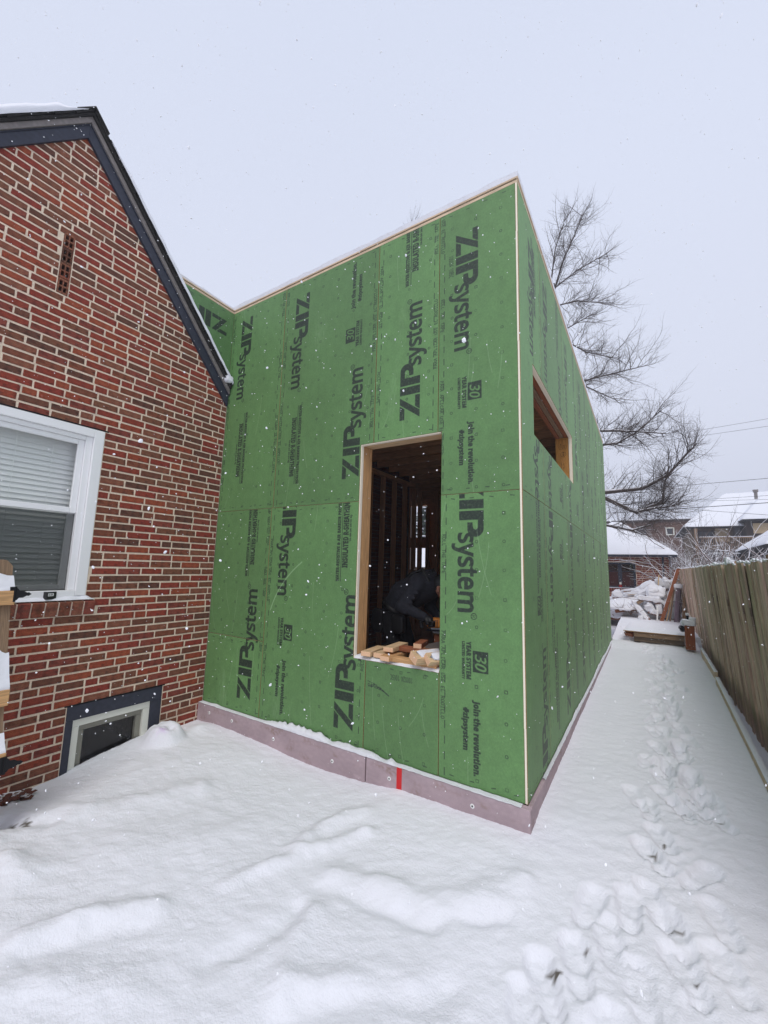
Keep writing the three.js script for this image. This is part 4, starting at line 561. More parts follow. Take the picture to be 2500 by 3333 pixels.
{
  const skin = std({ color: srgb(170, 120, 98), roughness: 0.6 }), cloth = pixels(128, 128, (u, v) => 205 + tileNoise(u, v, 40, 40, 1) * 70 + tileNoise(u, v, 6, 6, 3) * 50, true, [6, 6]), jacket = std({ map: cloth, color: srgb(54, 56, 67), roughness: 0.95 }), trousers = std({ map: cloth, color: srgb(26, 26, 30), roughness: 0.95 });
  const p = thing('person', 'person in dark jacket and suspenders bending over inside the tall window', 'person', [-1.52, 0.045, -1.12], 0);
  // local: x to the right (facing), y up from the floor, z toward the window
  const torso = [[-0.14, 0.98, 0, 0.155, -0.02, 1.12, 0, 0.17, 1.15], [-0.02, 1.12, 0, 0.17, 0.2, 1.24, 0, 0.175, 1.2], [0.2, 1.25, 0, 0.14, 0.27, 1.27, 0, 0.1, 1.6], [0.2, 1.27, 0.17, 0.075, 0.24, 1.25, -0.17, 0.075]];
  const armN = [[0.22, 1.26, 0.19, 0.075, 0.07, 1.03, 0.24, 0.062], [0.07, 1.03, 0.24, 0.06, 0.3, 0.94, 0.2, 0.045]], armF = [[0.22, 1.26, -0.19, 0.075, 0.16, 1.0, -0.24, 0.06], [0.16, 1.0, -0.24, 0.058, 0.36, 0.88, -0.1, 0.042]];
  const folds = []; for (let i = 0; i < 5; i++) { const t = i / 4; folds.push([lerp(0.2, 0.06, t) - 0.05, lerp(1.2, 1.0, t), 0.255, 0.014, lerp(0.2, 0.06, t) + 0.06, lerp(1.17, 0.97, t), 0.265, 0.012]); }
  mesh('jacket', meshField([...torso, ...armN, ...armF, ...folds], [-0.32, 0.82, -0.36], [0.48, 1.5, 0.38], 0.012, 0.035), jacket, p);
  mesh('trousers', meshField([[-0.17, 0.93, 0, 0.13, -0.08, 1.0, 0, 0.135, 1.15], [-0.16, 0.9, 0.09, 0.105, -0.06, 0.5, 0.12, 0.075], [-0.06, 0.5, 0.12, 0.075, -0.12, 0.1, 0.13, 0.06], [-0.16, 0.9, -0.09, 0.105, -0.02, 0.52, -0.12, 0.075], [-0.02, 0.52, -0.12, 0.075, -0.1, 0.1, -0.14, 0.06]], [-0.35, 0.02, -0.28], [0.14, 1.16, 0.28], 0.013, 0.03), trousers, p);
  for (const z of [0.13, -0.14]) { const g = meshField([[-0.13, 0.05, z, 0.048, 0.07, 0.035, z, 0.036], [-0.13, 0.12, z, 0.055, -0.13, 0.05, z, 0.05]], [-0.24, -0.02, z - 0.1], [0.14, 0.22, z + 0.1], 0.01, 0.02); mesh('boot', g, M.black, p); }
  // head bowed to the work, with face, ear and knitted cap
  const hx = 0.41, hy = 1.22; const head = meshField([[hx, hy + 0.02, 0, 0.088, hx + 0.03, hy - 0.05, 0, 0.072, 0.86], [0.28, 1.27, 0, 0.06, hx - 0.01, hy, 0, 0.062], [hx + 0.1, hy - 0.02, 0, 0.016, hx + 0.115, hy - 0.045, 0, 0.017], [hx + 0.07, hy - 0.09, 0, 0.025, hx + 0.04, hy - 0.1, 0, 0.04], [hx - 0.01, hy - 0.02, 0.078, 0.018, hx - 0.005, hy + 0.01, 0.08, 0.02], [hx - 0.01, hy - 0.02, -0.078, 0.018, hx - 0.005, hy + 0.01, -0.08, 0.02], [hx + 0.085, hy + 0.012, 0.035, 0.012, hx + 0.085, hy + 0.012, -0.035, 0.012]], [hx - 0.2, hy - 0.16, -0.13], [hx + 0.16, hy + 0.14, 0.13], 0.006, 0.016);
  const eye = []; for (const z of [0.032, -0.032]) { const e = new THREE.SphereGeometry(0.011, 10, 8); e.translate(hx + 0.082, hy - 0.006, z); eye.push(e); } mesh('head', head, skin, p); mesh('eyes', merge(eye), M.white, p); mesh('mouth', (() => { const g = new THREE.SphereGeometry(0.02, 10, 6); g.scale(0.4, 0.25, 1); g.translate(hx + 0.098, hy - 0.072, 0); return g; })(), std({ color: srgb(130, 70, 66) }), p);
  mesh('knit_cap', meshField([[hx - 0.02, hy + 0.04, 0, 0.095, hx + 0.03, hy + 0.05, 0, 0.088, 0.95]], [hx - 0.16, hy - 0.03, -0.13], [hx + 0.16, hy + 0.17, 0.13], 0.01, 0.02).translate(-0.006, 0.012, 0), M.black, p);
  mesh('collar', meshField([[0.27, 1.33, 0.06, 0.022, 0.34, 1.24, 0.11, 0.018], [0.27, 1.33, -0.06, 0.022, 0.34, 1.24, -0.11, 0.018], [0.26, 1.34, 0.07, 0.02, 0.26, 1.34, -0.07, 0.02]], [0.2, 1.18, -0.16], [0.42, 1.4, 0.16], 0.008, 0.02), jacket, p);
  for (const z of [0.13, -0.13]) mesh('suspender', tube([V3(-0.12, 1.0, z * 1.1), V3(-0.03, 1.2, z * 1.05), V3(0.1, 1.36, z), V3(0.24, 1.41, z), V3(0.32, 1.3, z * 1.05), V3(0.28, 1.14, z)], [0.02, 0.02, 0.02, 0.02, 0.02, 0.018], 6), M.black, p);
  // gloved hands: palm, four fingers of unequal length closed on the tool, thumb from the side
  const hand = (ox, oy, oz, s) => { const q = [[0, 0, 0, 0.034, 0.05, -0.015, 0, 0.036, 1.15]]; [[0.03, 0.052], [0.01, 0.058], [-0.012, 0.054], [-0.032, 0.044]].forEach(([z, l]) => { q.push([0.055, -0.018, z, 0.0125, 0.055 + l * 0.7, -0.03, z, 0.011], [0.055 + l * 0.7, -0.03, z, 0.011, 0.05 + l * 0.7, -0.03 - l * 0.6, z, 0.01], [0.05 + l * 0.7, -0.03 - l * 0.6, z, 0.01, 0.03 + l * 0.4, -0.035 - l * 0.65, z, 0.009]); }); q.push([0.015, -0.012, 0.032 * s, 0.015, 0.05, -0.045, 0.052 * s, 0.013], [0.05, -0.045, 0.052 * s, 0.013, 0.072, -0.062, 0.03 * s, 0.011]); return meshField(q.map((v) => [v[0] + ox, v[1] + oy, v[2] + oz, v[3], v[4] + ox, v[5] + oy, v[6] + oz, v[7], v[8]]), [ox - 0.05, oy - 0.12, oz - 0.09], [ox + 0.15, oy + 0.06, oz + 0.09], 0.004, 0.007); };
  mesh('gloved_hand', hand(0.32, 0.925, 0.19, 1), M.black, p); mesh('gloved_hand', hand(0.38, 0.865, -0.09, -1), M.black, p);
  const belt = part('tool_belt', p); mesh('strap', (() => { const g = new THREE.TorusGeometry(0.15, 0.022, 8, 24); g.scale(1, 1.18, 1.5); g.rotateX(1.57); g.rotateZ(-0.5); g.translate(-0.13, 0.99, 0); return g; })(), M.black, belt); mesh('pouch', (() => { const g = lump(0.16, 0.26, 0.1, 2, 0.12, 10, 0.5); g.translate(-0.29, 0.84, 0.12); return g; })(), M.black, belt); mesh('pouch', (() => { const g = lump(0.15, 0.2, 0.08, 5, 0.12, 10, 0.5); g.translate(0.0, 0.84, 0.19); return g; })(), M.black, belt);
  // the tool they hold
  const t = thing('power_saw', 'orange and black power saw held by the bending person', 'tool', [-1.12, 0.93, -0.97], 0.3); const or = std({ color: srgb(206, 128, 44), roughness: 0.5 });
  mesh('housing', (() => { const g = lump(0.16, 0.1, 0.09, 1, 0.05, 10, 0.5); return g; })(), or, t); for (let k = 0; k < 4; k++) mesh('vent_rib', bx(0.006, 0.07, 0.012, -0.03 + k * 0.02, 0.0, 0.045), M.black, t); mesh('handle', tube([V3(-0.07, -0.02, 0), V3(-0.1, 0.03, 0), V3(-0.14, -0.0, 0), V3(-0.13, -0.06, 0)], [0.018, 0.019, 0.019, 0.017], 8), M.black, t); const bl = new THREE.CylinderGeometry(0.075, 0.075, 0.003, 30); bl.rotateX(1.57); bl.translate(0.03, -0.05, -0.05); mesh('blade', bl, std({ color: srgb(170, 170, 172), metalness: 0.9, roughness: 0.35 }), t); mesh('base_plate', bx(0.2, 0.004, 0.12, 0.02, -0.075, 0), M.iron, t);
  // rubble on a bench in front of them
  const bench = thing('work_bench', 'makeshift plank bench inside behind the window sill', 'bench', [-0.85, 0.05, -0.95], 0.15); mesh('top', bx(0.8, 0.03, 0.5, 0, 0.62, 0, 0.003), M.stud, bench); for (const [x, z] of [[-0.36, 0.2], [0.36, 0.2], [-0.36, -0.2], [0.36, -0.2]]) mesh('leg', bx(0.05, 0.6, 0.05, x, 0.3, z), M.stud, bench);
  const slabT = thing('stone_slab', 'broken grey stone slab lying on the bench inside', 'stone', [-0.98, 0.69, -0.86], 0.4); mesh('slab', (() => { const s = new THREE.Shape([[-0.17, -0.08], [0.02, -0.13], [0.16, -0.04], [0.14, 0.1], [-0.03, 0.13], [-0.16, 0.06]].map(([x, y]) => new THREE.Vector2(x, y))); const g = new THREE.ExtrudeGeometry(s, { depth: 0.025, bevelSize: 0.004, bevelThickness: 0.004, bevelSegments: 1 }); g.rotateX(-1.25); return g; })(), M.concrete, slabT);
  const blk = thing('wood_block', 'short orange brown timber block beside the stone slab', 'lumber', [-1.1, 0.685, -1.02], 0.5); mesh('block', bx(0.09, 0.13, 0.09, 0, 0.067, 0, 0.003), M.lumberRed, blk); mesh('end_grain', bx(0.086, 0.002, 0.086, 0, 0.134, 0), M.lumber, blk);
}

// ---------------------------------------------------------------- board fence and edging
{
  const fence = thing('board_fence', 'weathered vertical board fence along the trodden snow path', 'fence'), r = RNG(501);
  const tones = [[120, 110, 95], [113, 106, 89], [126, 116, 102], [110, 101, 88], [116, 111, 94], [128, 118, 105], [107, 99, 86], [120, 107, 95]];
  const mats = tones.map(([a, b, c]) => std({ map: oldWoodMap, bumpMap: oldWoodBump, bumpScale: 0.004, color: srgb(a * 1.72 + 18, b * 1.66 + 16, c * 1.7 + 18), roughness: 0.95 }));
  const xt = (z) => 1.485 - 0.0062 * z, xb = (z) => xt(z) + 0.13;
  const shapes = [0, 1, 2, 3, 4].map((k) => { const q = RNG(60 + k), w = 0.08 + 0.017 * k, g = new THREE.BoxGeometry(0.018, 1, w, 1, 8, 2), p = g.attributes.position, uv = g.attributes.uv; for (let i = 0; i < p.count; i++) { const y = p.getY(i), z = p.getZ(i); p.setX(i, p.getX(i) + (Math.abs(z) < 0.01 ? 0.004 * (k % 2 ? 1 : -1) : 0) + 0.006 * Math.sin(y * 3 + k)); uv.setXY(i, y * 1.7 + k * 0.37, z * 1.0 + k * 0.21); } g.computeVertexNormals(); g.userData.w = w; return g; });
  const rearBoard = new THREE.BoxGeometry(0.016, 1, 0.143); { const p = rearBoard.attributes.position, uv = rearBoard.attributes.uv; for (let i = 0; i < p.count; i++) uv.setXY(i, p.getY(i) * 1.7, p.getZ(i)); }
  let z = 0.9, i = 0; const tops = [];
  while (z > -14.6) {
    const g = shapes[Math.floor(r() * 5)], w = g.userData.w, gap = 0.007 + (r() < 0.3 ? 0.016 : 0.005) * r(), zc = z - w / 2;
    const top = 1.595 - zc * 0.0052 + (r() - 0.5) * 0.03, bot = Math.min(-0.2, gh(xb(zc), zc, false) - 0.05), hgt = top - bot;
    const m = mesh('board', g, mats[Math.floor(r() * 8)], fence); m.scale.y = hgt; m.position.set((xt(zc) + xb(zc)) / 2 + 0.03 + (r() - 0.5) * 0.024, (top + bot) / 2, zc); m.rotation.z = Math.atan2(xb(zc) - xt(zc), hgt) + (r() - 0.5) * 0.006; m.rotation.x = (r() - 0.5) * 0.018; m.rotation.y = (r() - 0.5) * 0.12;
    tops.push([xt(zc) + 0.03, top, zc]); z -= w + gap; i++;
  }
  for (let zb = 0.9; zb > -14.6; zb -= 0.146) { const m = mesh('rear_board', rearBoard, mats[Math.floor(r() * 8)], fence), top = 1.575 - zb * 0.0052, bot = Math.min(-0.2, gh(xb(zb), zb, false) - 0.05); m.scale.y = top - bot; m.position.set((xt(zb) + xb(zb)) / 2 + 0.066, (top + bot) / 2, zb - 0.073); m.rotation.z = Math.atan2(xb(zb) - xt(zb), top - bot); }
  for (const y of [0.35, 1.25]) mesh('rail', bar([xb(0) + 0.115 - 0.13 * (y / 1.7), y, 0.9], [xb(-14.6) + 0.115 - 0.13 * (y / 1.7), y + 0.07, -14.6], 0.038, 0.085), M.lumberGrey, fence);
  for (let k = 0; k < 7; k++) { const zz = -0.3 - k * 2.35; mesh('post', bx(0.09, 2.0, 0.09, xb(zz) + 0.15, 0.7, zz), M.lumberGrey, fence); }
  const s = newTube(); for (const [x, y, zz] of tops) if (r() < 0.85) { const h = 0.006 + 0.012 * r(); tube([V3(x, y + h * 0.3, zz + 0.05), V3(x, y + h, zz + 0.02), V3(x, y + h * (0.6 + r()), zz - 0.02), V3(x, y + h * 0.3, zz - 0.05)], [0.004, 0.011, 0.012, 0.004], 6, s); } mesh('snow_cap', geoOf(s), M.snow, fence);
  for (const [zz, sz] of [[-3.45, 0.09], [-3.2, 0.05], [-4.6, 0.05]]) { const g = lump(0.05, sz, sz * 1.3, zz, 0.3); g.translate(xt(zz) + 0.03, 1.605 - zz * 0.0052 + sz * 0.3, zz); mesh('snow_clump', g, M.snow, fence); }
  const edging = (label, a, b, h) => { const t = thing('edging_board', label, 'board', [0, 0, 0], 0, 'edging boards at the fence foot'); const ya = gh(a[0], a[1], false) + h, yb = gh(b[0], b[1], false) + h; mesh('plank', bar([a[0], ya - 0.07, a[1]], [b[0], yb - 0.07, b[1]], 0.04, 0.14, 0.003), M.edgeBoard, t); const n = 90, g = new THREE.PlaneGeometry(1, 1, n, 8), p = g.attributes.position; for (let j = 0; j <= 8; j++) for (let k = 0; k <= n; k++) { const q = k / n, th = (j / 8) * Math.PI, hh = 0.018 * (0.8 + 0.6 * fbm(q * 20, 3, a[1])) * sstep(0, 0.02, q) * sstep(1, 0.98, q); p.setXYZ(j * (n + 1) + k, lerp(a[0], b[0], q) - Math.cos(th) * 0.024, lerp(ya, yb, q) - 0.002 + hh * Math.sin(th), lerp(a[1], b[1], q)); } g.computeVertexNormals(); mesh('snow', g, M.snow, t); };
  edging('long pale edging board with snow on top beside the fence foot', [1.36, 0.4], [1.5, -4.9], 0.1); edging('edging board ending at the brown timber post by the fence', [1.53, -5.25], [1.545, -7.25], 0.1);
}
M.lumberPost = std({ map: woodMap, color: srgb(150, 86, 52), roughness: 0.85 });
// ---------------------------------------------------------------- things in the alley
const snowOn = (parent, w, h, d, x, y, z, seed, rough = 0.12, name = 'snow') => { const g = lump(w, h, d, seed, rough, 9, 0.38); g.translate(x, y, z); return mesh(name, g, M.snow, parent); };
{
  const pf = thing('plywood_sheet', 'snow covered plywood sheet laid flat on low timber beams', 'plywood', [0, 0, 0]); { const s = new THREE.Shape([[0.24, 7.58], [1.31, 7.54], [1.42, 9.4], [0.32, 9.5]].map(([x, z]) => new THREE.Vector2(x, z))); const g = new THREE.ExtrudeGeometry(s, { depth: 0.018, bevelEnabled: false }); g.rotateX(-Math.PI / 2); g.translate(0, 0.25, 0); mesh('sheet', g, M.osb, pf); const sg = new THREE.PlaneGeometry(1, 1, 40, 40), p = sg.attributes.position; for (let j = 0; j <= 40; j++) for (let i = 0; i <= 40; i++) { const u = i / 40, v = j / 40, x = lerp(lerp(0.238, 0.318, v), lerp(1.312, 1.422, v), u), z = -lerp(lerp(7.575, 9.505, v), lerp(7.535, 9.405, v), u), e = Math.min(u, 1 - u, v, 1 - v); p.setXYZ(j * 41 + i, x, 0.267 + (0.03 + 0.012 * fbm(x * 4, z * 4)) * Math.min(1, e * 14), z); } sg.computeVertexNormals(); mesh('snow', sg, M.snow, pf); }
  const bm = (label, a, b, w, h, m) => { const t = thing('timber_beam', label, 'beam', [0, 0, 0], 0, 'beams under the plywood sheet'); mesh('beam', bar(a, b, w, h, 0.003), m, t); };
  bm('weathered front beam carrying the snowy plywood sheet', [0.43, 0.2, -7.64], [1.31, 0.195, -7.6], 0.09, 0.09, M.lumberGrey); bm('hidden rear beam under the snowy plywood sheet', [0.4, 0.2, -9.2], [1.38, 0.2, -9.15], 0.09, 0.09, M.lumberGrey); bm('short reddish block under the left corner of the plywood sheet', [0.28, 0.19, -7.8], [0.42, 0.19, -7.7], 0.09, 0.11, M.lumberRed); bm('dark sleeper lying beneath the front beam', [0.43, 0.1, -7.7], [1.31, 0.095, -7.66], 0.09, 0.1, M.weatheredWood);
  const po = thing('timber_post', 'short brown built up timber post with snow on top', 'post', [1.4, 0.0, -7.3]); mesh('board', bx(0.11, 0.46, 0.04, 0.0, 0.27, 0.03, 0.003), M.lumberPost, po); mesh('board', bx(0.04, 0.46, 0.13, -0.077, 0.272, -0.02, 0.003), M.lumberPost, po); mesh('board', bx(0.11, 0.44, 0.09, 0.0, 0.26, -0.04, 0.003), M.lumberRed, po); { const g = lump(0.24, 0.13, 0.22, 3, 0.4, 10, 0.6); g.translate(-0.03, 0.55, -0.02); mesh('snow', g, M.snow, po); const k = lump(0.12, 0.13, 0.12, 5, 0.4, 8, 0.7); k.translate(0.03, 0.6, 0.0); mesh('snow_cushion', k, M.snow, po); }
  const pipe = thing('black_pipe', 'black plastic pipe poking out of snow behind the brown post', 'pipe', [1.27, 0.42, -7.42]); { const g = new THREE.CylinderGeometry(0.06, 0.06, 0.2, 20, 1, true); g.rotateX(Math.PI / 2); mesh('pipe_wall', g, std({ color: srgb(26, 26, 28), side: THREE.DoubleSide, roughness: 0.5 }), pipe); const d = new THREE.CylinderGeometry(0.05, 0.05, 0.01, 20); d.rotateX(1.57); mesh('plug', d, M.black, pipe); }
  const stub = thing('steel_stake', 'dark steel stake capped with snow behind the brown post', 'stake', [1.38, 0.05, -7.6]); { const g = new THREE.CylinderGeometry(0.018, 0.018, 0.62, 10); g.translate(0, 0.31, 0); mesh('rod', g, M.iron, stub); snowOn(stub, 0.06, 0.05, 0.06, 0, 0.64, 0, 6); }
  // boards leaning on the fence
  const lean = (label, a, b, w, d, m, snow = 0) => { const t = thing('leaning_board', label, 'board', [0, 0, 0], 0, 'boards leaning by the fence end'); mesh('plank', bar(a, b, w, d, 0.003), m, t); if (snow) { const A = V3(...a), B = V3(...b), k = newTube(), pts = [], rad = []; for (let i = 0; i <= 8; i++) { pts.push(A.clone().lerp(B, 0.25 + (0.75 * i) / 8).add(V3(-w * 0.45, 0.01, 0.0))); rad.push(snow * (0.7 + 0.4 * Math.sin(i * 2.1))); } tube(pts, rad, 6, k); mesh('snow', geoOf(k), M.snow, t); mesh('snow_cap', tube([B.clone(), B.clone().add(V3(0, 0.03, 0))], [w * 0.6, w * 0.3], 8), M.snow, t); } };
  lean('long reddish brown plank leaning against the fence end', [1.03, 0.12, -11.75], [1.53, 1.67, -11.95], 0.09, 0.04, M.lumberRed, 0.018); lean('thin tan strip leaning under the long brown plank', [1.23, 0.12, -11.8], [1.39, 1.04, -12.0], 0.035, 0.05, M.lumberGrey); lean('pale narrow strip leaning beside the tan strip', [1.15, 0.12, -11.82], [1.36, 0.95, -12.05], 0.03, 0.04, M.lumberPale); lean('weathered purple grey board leaning on the fence end', [1.37, 0.12, -11.7], [1.49, 1.1, -11.9], 0.1, 0.03, std({ map: oldWoodMap, color: srgb(140, 124, 146) }), 0); lean('second purple grey board tucked behind the first', [1.43, 0.12, -11.8], [1.53, 1.06, -12.0], 0.07, 0.03, std({ map: oldWoodMap, color: srgb(126, 112, 130) })); lean('short tan board with broken top against the fence', [1.53, 0.12, -11.5], [1.6, 0.86, -11.65], 0.07, 0.02, M.lumberGrey); lean('narrow grey slat standing at the fence', [1.6, 0.12, -11.75], [1.61, 1.2, -11.85], 0.03, 0.02, M.lumberGrey, 0.006);
  lean('grey board lying across the snowy heap toward the path', [0.45, 0.6, -11.9], [1.0, 0.95, -12.2], 0.09, 0.025, M.lumberGrey, 0.02); lean('short brown stick jutting from the heap top', [1.02, 1.15, -12.4], [1.05, 1.45, -12.5], 0.03, 0.03, M.lumberPale); lean('white painted trim standing at the heap foot', [0.93, 0.15, -11.75], [0.95, 0.55, -11.85], 0.035, 0.02, M.white); lean('brown board half buried at the garage side of the heap', [-0.15, 0.3, -12.0], [0.5, 0.45, -11.95], 0.1, 0.03, M.lumberBrown, 0.03);
  const cap = thing('snow_clod', 'clod of snow resting on the leaning purple grey boards', 'snow', [1.49, 1.12, -11.9]); snowOn(cap, 0.2, 0.12, 0.14, 0, 0.04, 0, 4, 0.25);
  // heap of broken boards and foam under snow
  const heap = (label, x, y, z, w, h, d, rx, ry, rz, seed, m = M.lumberBrown) => { const t = thing('rubble_piece', label, 'rubble', [x, y, z], 0, 'snow covered rubble heap'); t.rotation.set(rx, ry, rz); mesh('board', bx(w * 0.92, h * 0.35, d * 0.92, 0, -h * 0.36, 0, 0.004), m, t); const g = lump(w * 1.12, h * 1.1, d * 1.14, seed, 0.3, 12, 0.5); g.translate(0, h * 0.08, 0); mesh('snow', g, M.snow, t); const r = RNG(seed * 31), g2 = lump(w * (0.4 + 0.3 * r()), h * 0.8, d * (0.5 + 0.3 * r()), seed + 40, 0.35, 8, 0.6); g2.translate((r() - 0.5) * w * 0.5, h * 0.45, (r() - 0.5) * d * 0.4); mesh('snow_cushion', g2, M.snow, t); };
  heap('large tilted slab under thick snow on top of the heap', 0.68, 1.0, -12.5, 0.6, 0.16, 0.4, 0.5, 0.2, 0.55, 1); heap('square snowy slab facing the path on the heap', 0.95, 0.92, -12.2, 0.42, 0.2, 0.34, 0.9, 0.0, -0.06, 2); heap('upright snowy lump at the peak of the heap', 1.04, 1.2, -12.6, 0.17, 0.24, 0.17, 0.1, 0.3, 0.1, 3); heap('snowy block by the fence side of the heap', 1.24, 1.16, -12.7, 0.22, 0.28, 0.26, 0.15, 0.2, 0.1, 4); heap('small snowy block next to the long leaning plank', 1.4, 1.22, -12.9, 0.16, 0.16, 0.2, 0, 0, 0.2, 5);
  heap('thin board sticking out of the garage side of the heap', 0.34, 0.97, -12.6, 0.55, 0.06, 0.09, 0, 0.1, 0.14, 6, M.lumberPale); heap('thin board just below the other protruding board', 0.38, 0.88, -12.45, 0.42, 0.09, 0.12, 0, 0.0, 0.2, 7, M.lumberPale); heap('wide snowy panel tilted over a dark hollow', 0.12, 0.56, -12.35, 0.85, 0.13, 0.75, 0.5, -0.25, 0.26, 8, M.lumberGrey); heap('snowy log lying across the middle of the heap', 0.72, 0.73, -12.0, 0.46, 0.13, 0.14, 0, 0.05, -0.1, 9); heap('rounded snowy lump under the square slab', 0.96, 0.7, -11.95, 0.18, 0.15, 0.18, 0, 0, 0.1, 10); heap('slanting snowy stick beside the rounded lump', 1.1, 0.64, -12.0, 0.34, 0.09, 0.1, 0, 0, -0.75, 11); heap('snowy chunk low in the heap with rusty side', 0.76, 0.48, -11.95, 0.2, 0.18, 0.2, 0.2, 0, 0.5, 12, M.lumberRed); heap('snowy chunk near the foot of the heap', 0.86, 0.36, -11.9, 0.2, 0.14, 0.2, 0, 0.4, -0.3, 13); heap('upright snowy stub near the foot of the heap', 1.0, 0.44, -11.95, 0.14, 0.3, 0.14, 0, 0, 0.1, 14); heap('snowy post sliding down to the path', 0.58, 0.3, -11.9, 0.13, 0.56, 0.13, -0.3, 0, 0.6, 15); heap('broad snowy base of the heap', 0.85, 0.3, -12.6, 1.0, 0.6, 0.9, 0, 0.2, 0, 16); heap('low snowy bank at the garage end of the heap', 0.1, 0.3, -13.1, 1.1, 0.6, 0.9, 0, 0.1, 0, 17); heap('snow bank against the fence behind the heap', 1.3, 0.45, -12.9, 0.5, 0.9, 0.6, 0, 0, 0, 18); heap('small dark lump of debris at the heap edge', 0.52, 0.18, -11.8, 0.12, 0.1, 0.12, 0, 0, 0, 19, M.weatheredWood); heap('snowy hump at the garage window end of the heap', -0.1, 0.78, -12.7, 0.3, 0.2, 0.3, 0, 0, 0, 20);
  const tw = thing('bare_twigs', 'bare dry twigs sticking out before the tilted snowy panel', 'twigs', [0.25, 0.2, -12.0]), r = RNG(8), k = newTube(); for (let i = 0; i < 26; i++) { let p = V3(rr(-0.25, 0.3), rr(0, 0.15), rr(-0.1, 0.1)), d = V3((r() - 0.6), r() * 0.6, (r() - 0.5) * 0.4).normalize(); const pts = [p.clone()]; for (let s = 0; s < 4; s++) { d.add(V3((r() - 0.5) * 0.5, (r() - 0.4) * 0.4, 0)).normalize(); p = p.clone().addScaledVector(d, 0.09); pts.push(p); } tube(pts, [0.006, 0.005, 0.004, 0.003, 0.002], 4, k); } mesh('twigs', geoOf(k), M.shrubTwig, tw);
}
// ---------------------------------------------------------------- hip roofs
function facet(tris) { const g = new THREE.BufferGeometry(), p = []; for (const t of tris) for (const v of t) p.push(...v); g.setAttribute('position', new THREE.Float32BufferAttribute(p, 3)); const uv = []; for (let i = 0; i < p.length; i += 3) uv.push(p[i], p[i + 2]); g.setAttribute('uv', new THREE.Float32BufferAttribute(uv, 2)); g.computeVertexNormals(); return g; }
function hipRoof(parent, x0, x1, z0, z1, y, rise, ridge, th, snow) { // solid roof with ridge along x of half length ridge
  const cx = (x0 + x1) / 2, cz = (z0 + z1) / 2, A = [x0, y, z1], B = [x1, y, z1], C = [x1, y, z0], D = [x0, y, z0], R0 = [cx - ridge, y + rise, cz], R1 = [cx + ridge, y + rise, cz]; const up = (p, h) => [p[0], p[1] + h, p[2]];
  const shell = (h0, h1) => { const t = [], q = (a, b, c, d) => t.push([a, b, c], [a, c, d]); const [a, b, c, d, r0, r1] = [A, B, C, D, R0, R1].map((p) => up(p, h1)); q(a, b, r1, r0); t.push([b, c, r1]); q(c, d, r0, r1); t.push([d, a, r0]); const [a0, b0, c0, d0] = [A, B, C, D].map((p) => up(p, h0)); q(a0, b0, b, a); q(b0, c0, c, b); q(c0, d0, d, c); q(d0, a0, a, d); q(d0, c0, b0, a0); return facet(t); };
  mesh('roof', shell(0, th), M.shingle, parent);
  const S0 = 0.03, grow = (p) => [p[0] + Math.sign(p[0] - cx) * S0, p[1], p[2] + Math.sign(p[2] - cz) * S0]; const sA = [A, B, C, D].map(grow), n = 22, tri = [];
  const face = (a, b, c, d) => { const g = (u, v) => { const l = [0, 1, 2].map((i) => lerp(lerp(a[i], b[i], u), lerp(d[i], c[i], u), v)); const e = Math.min(v * 5 + 0.35, 1); l[1] += th + snow * e * (1 + 0.3 * fbm(l[0] * 1.5, l[2] * 1.5, 2)); return l; }; for (let j = 0; j < n; j++) for (let i = 0; i < n; i++) { const p = g(i / n, j / n), q = g((i + 1) / n, j / n), s = g((i + 1) / n, (j + 1) / n), t = g(i / n, (j + 1) / n); tri.push([p, q, s], [p, s, t]); } for (let i = 0; i < n; i++) { const p = g(i / n, 0), q = g((i + 1) / n, 0), p0 = [p[0], y + th * 0.9, p[2]], q0 = [q[0], y + th * 0.9, q[2]]; tri.push([p0, q0, q], [p0, q, p]); } };
  face(sA[0], sA[1], R1, R0); face(sA[1], sA[2], R1, R1); face(sA[2], sA[3], R0, R1); face(sA[3], sA[0], R0, R0);
  let g = facet(tri); g.deleteAttribute('normal'); g = mergeVertices(g, 1e-3); g.computeVertexNormals(); mesh('roof_snow', g, M.snow, parent);
}
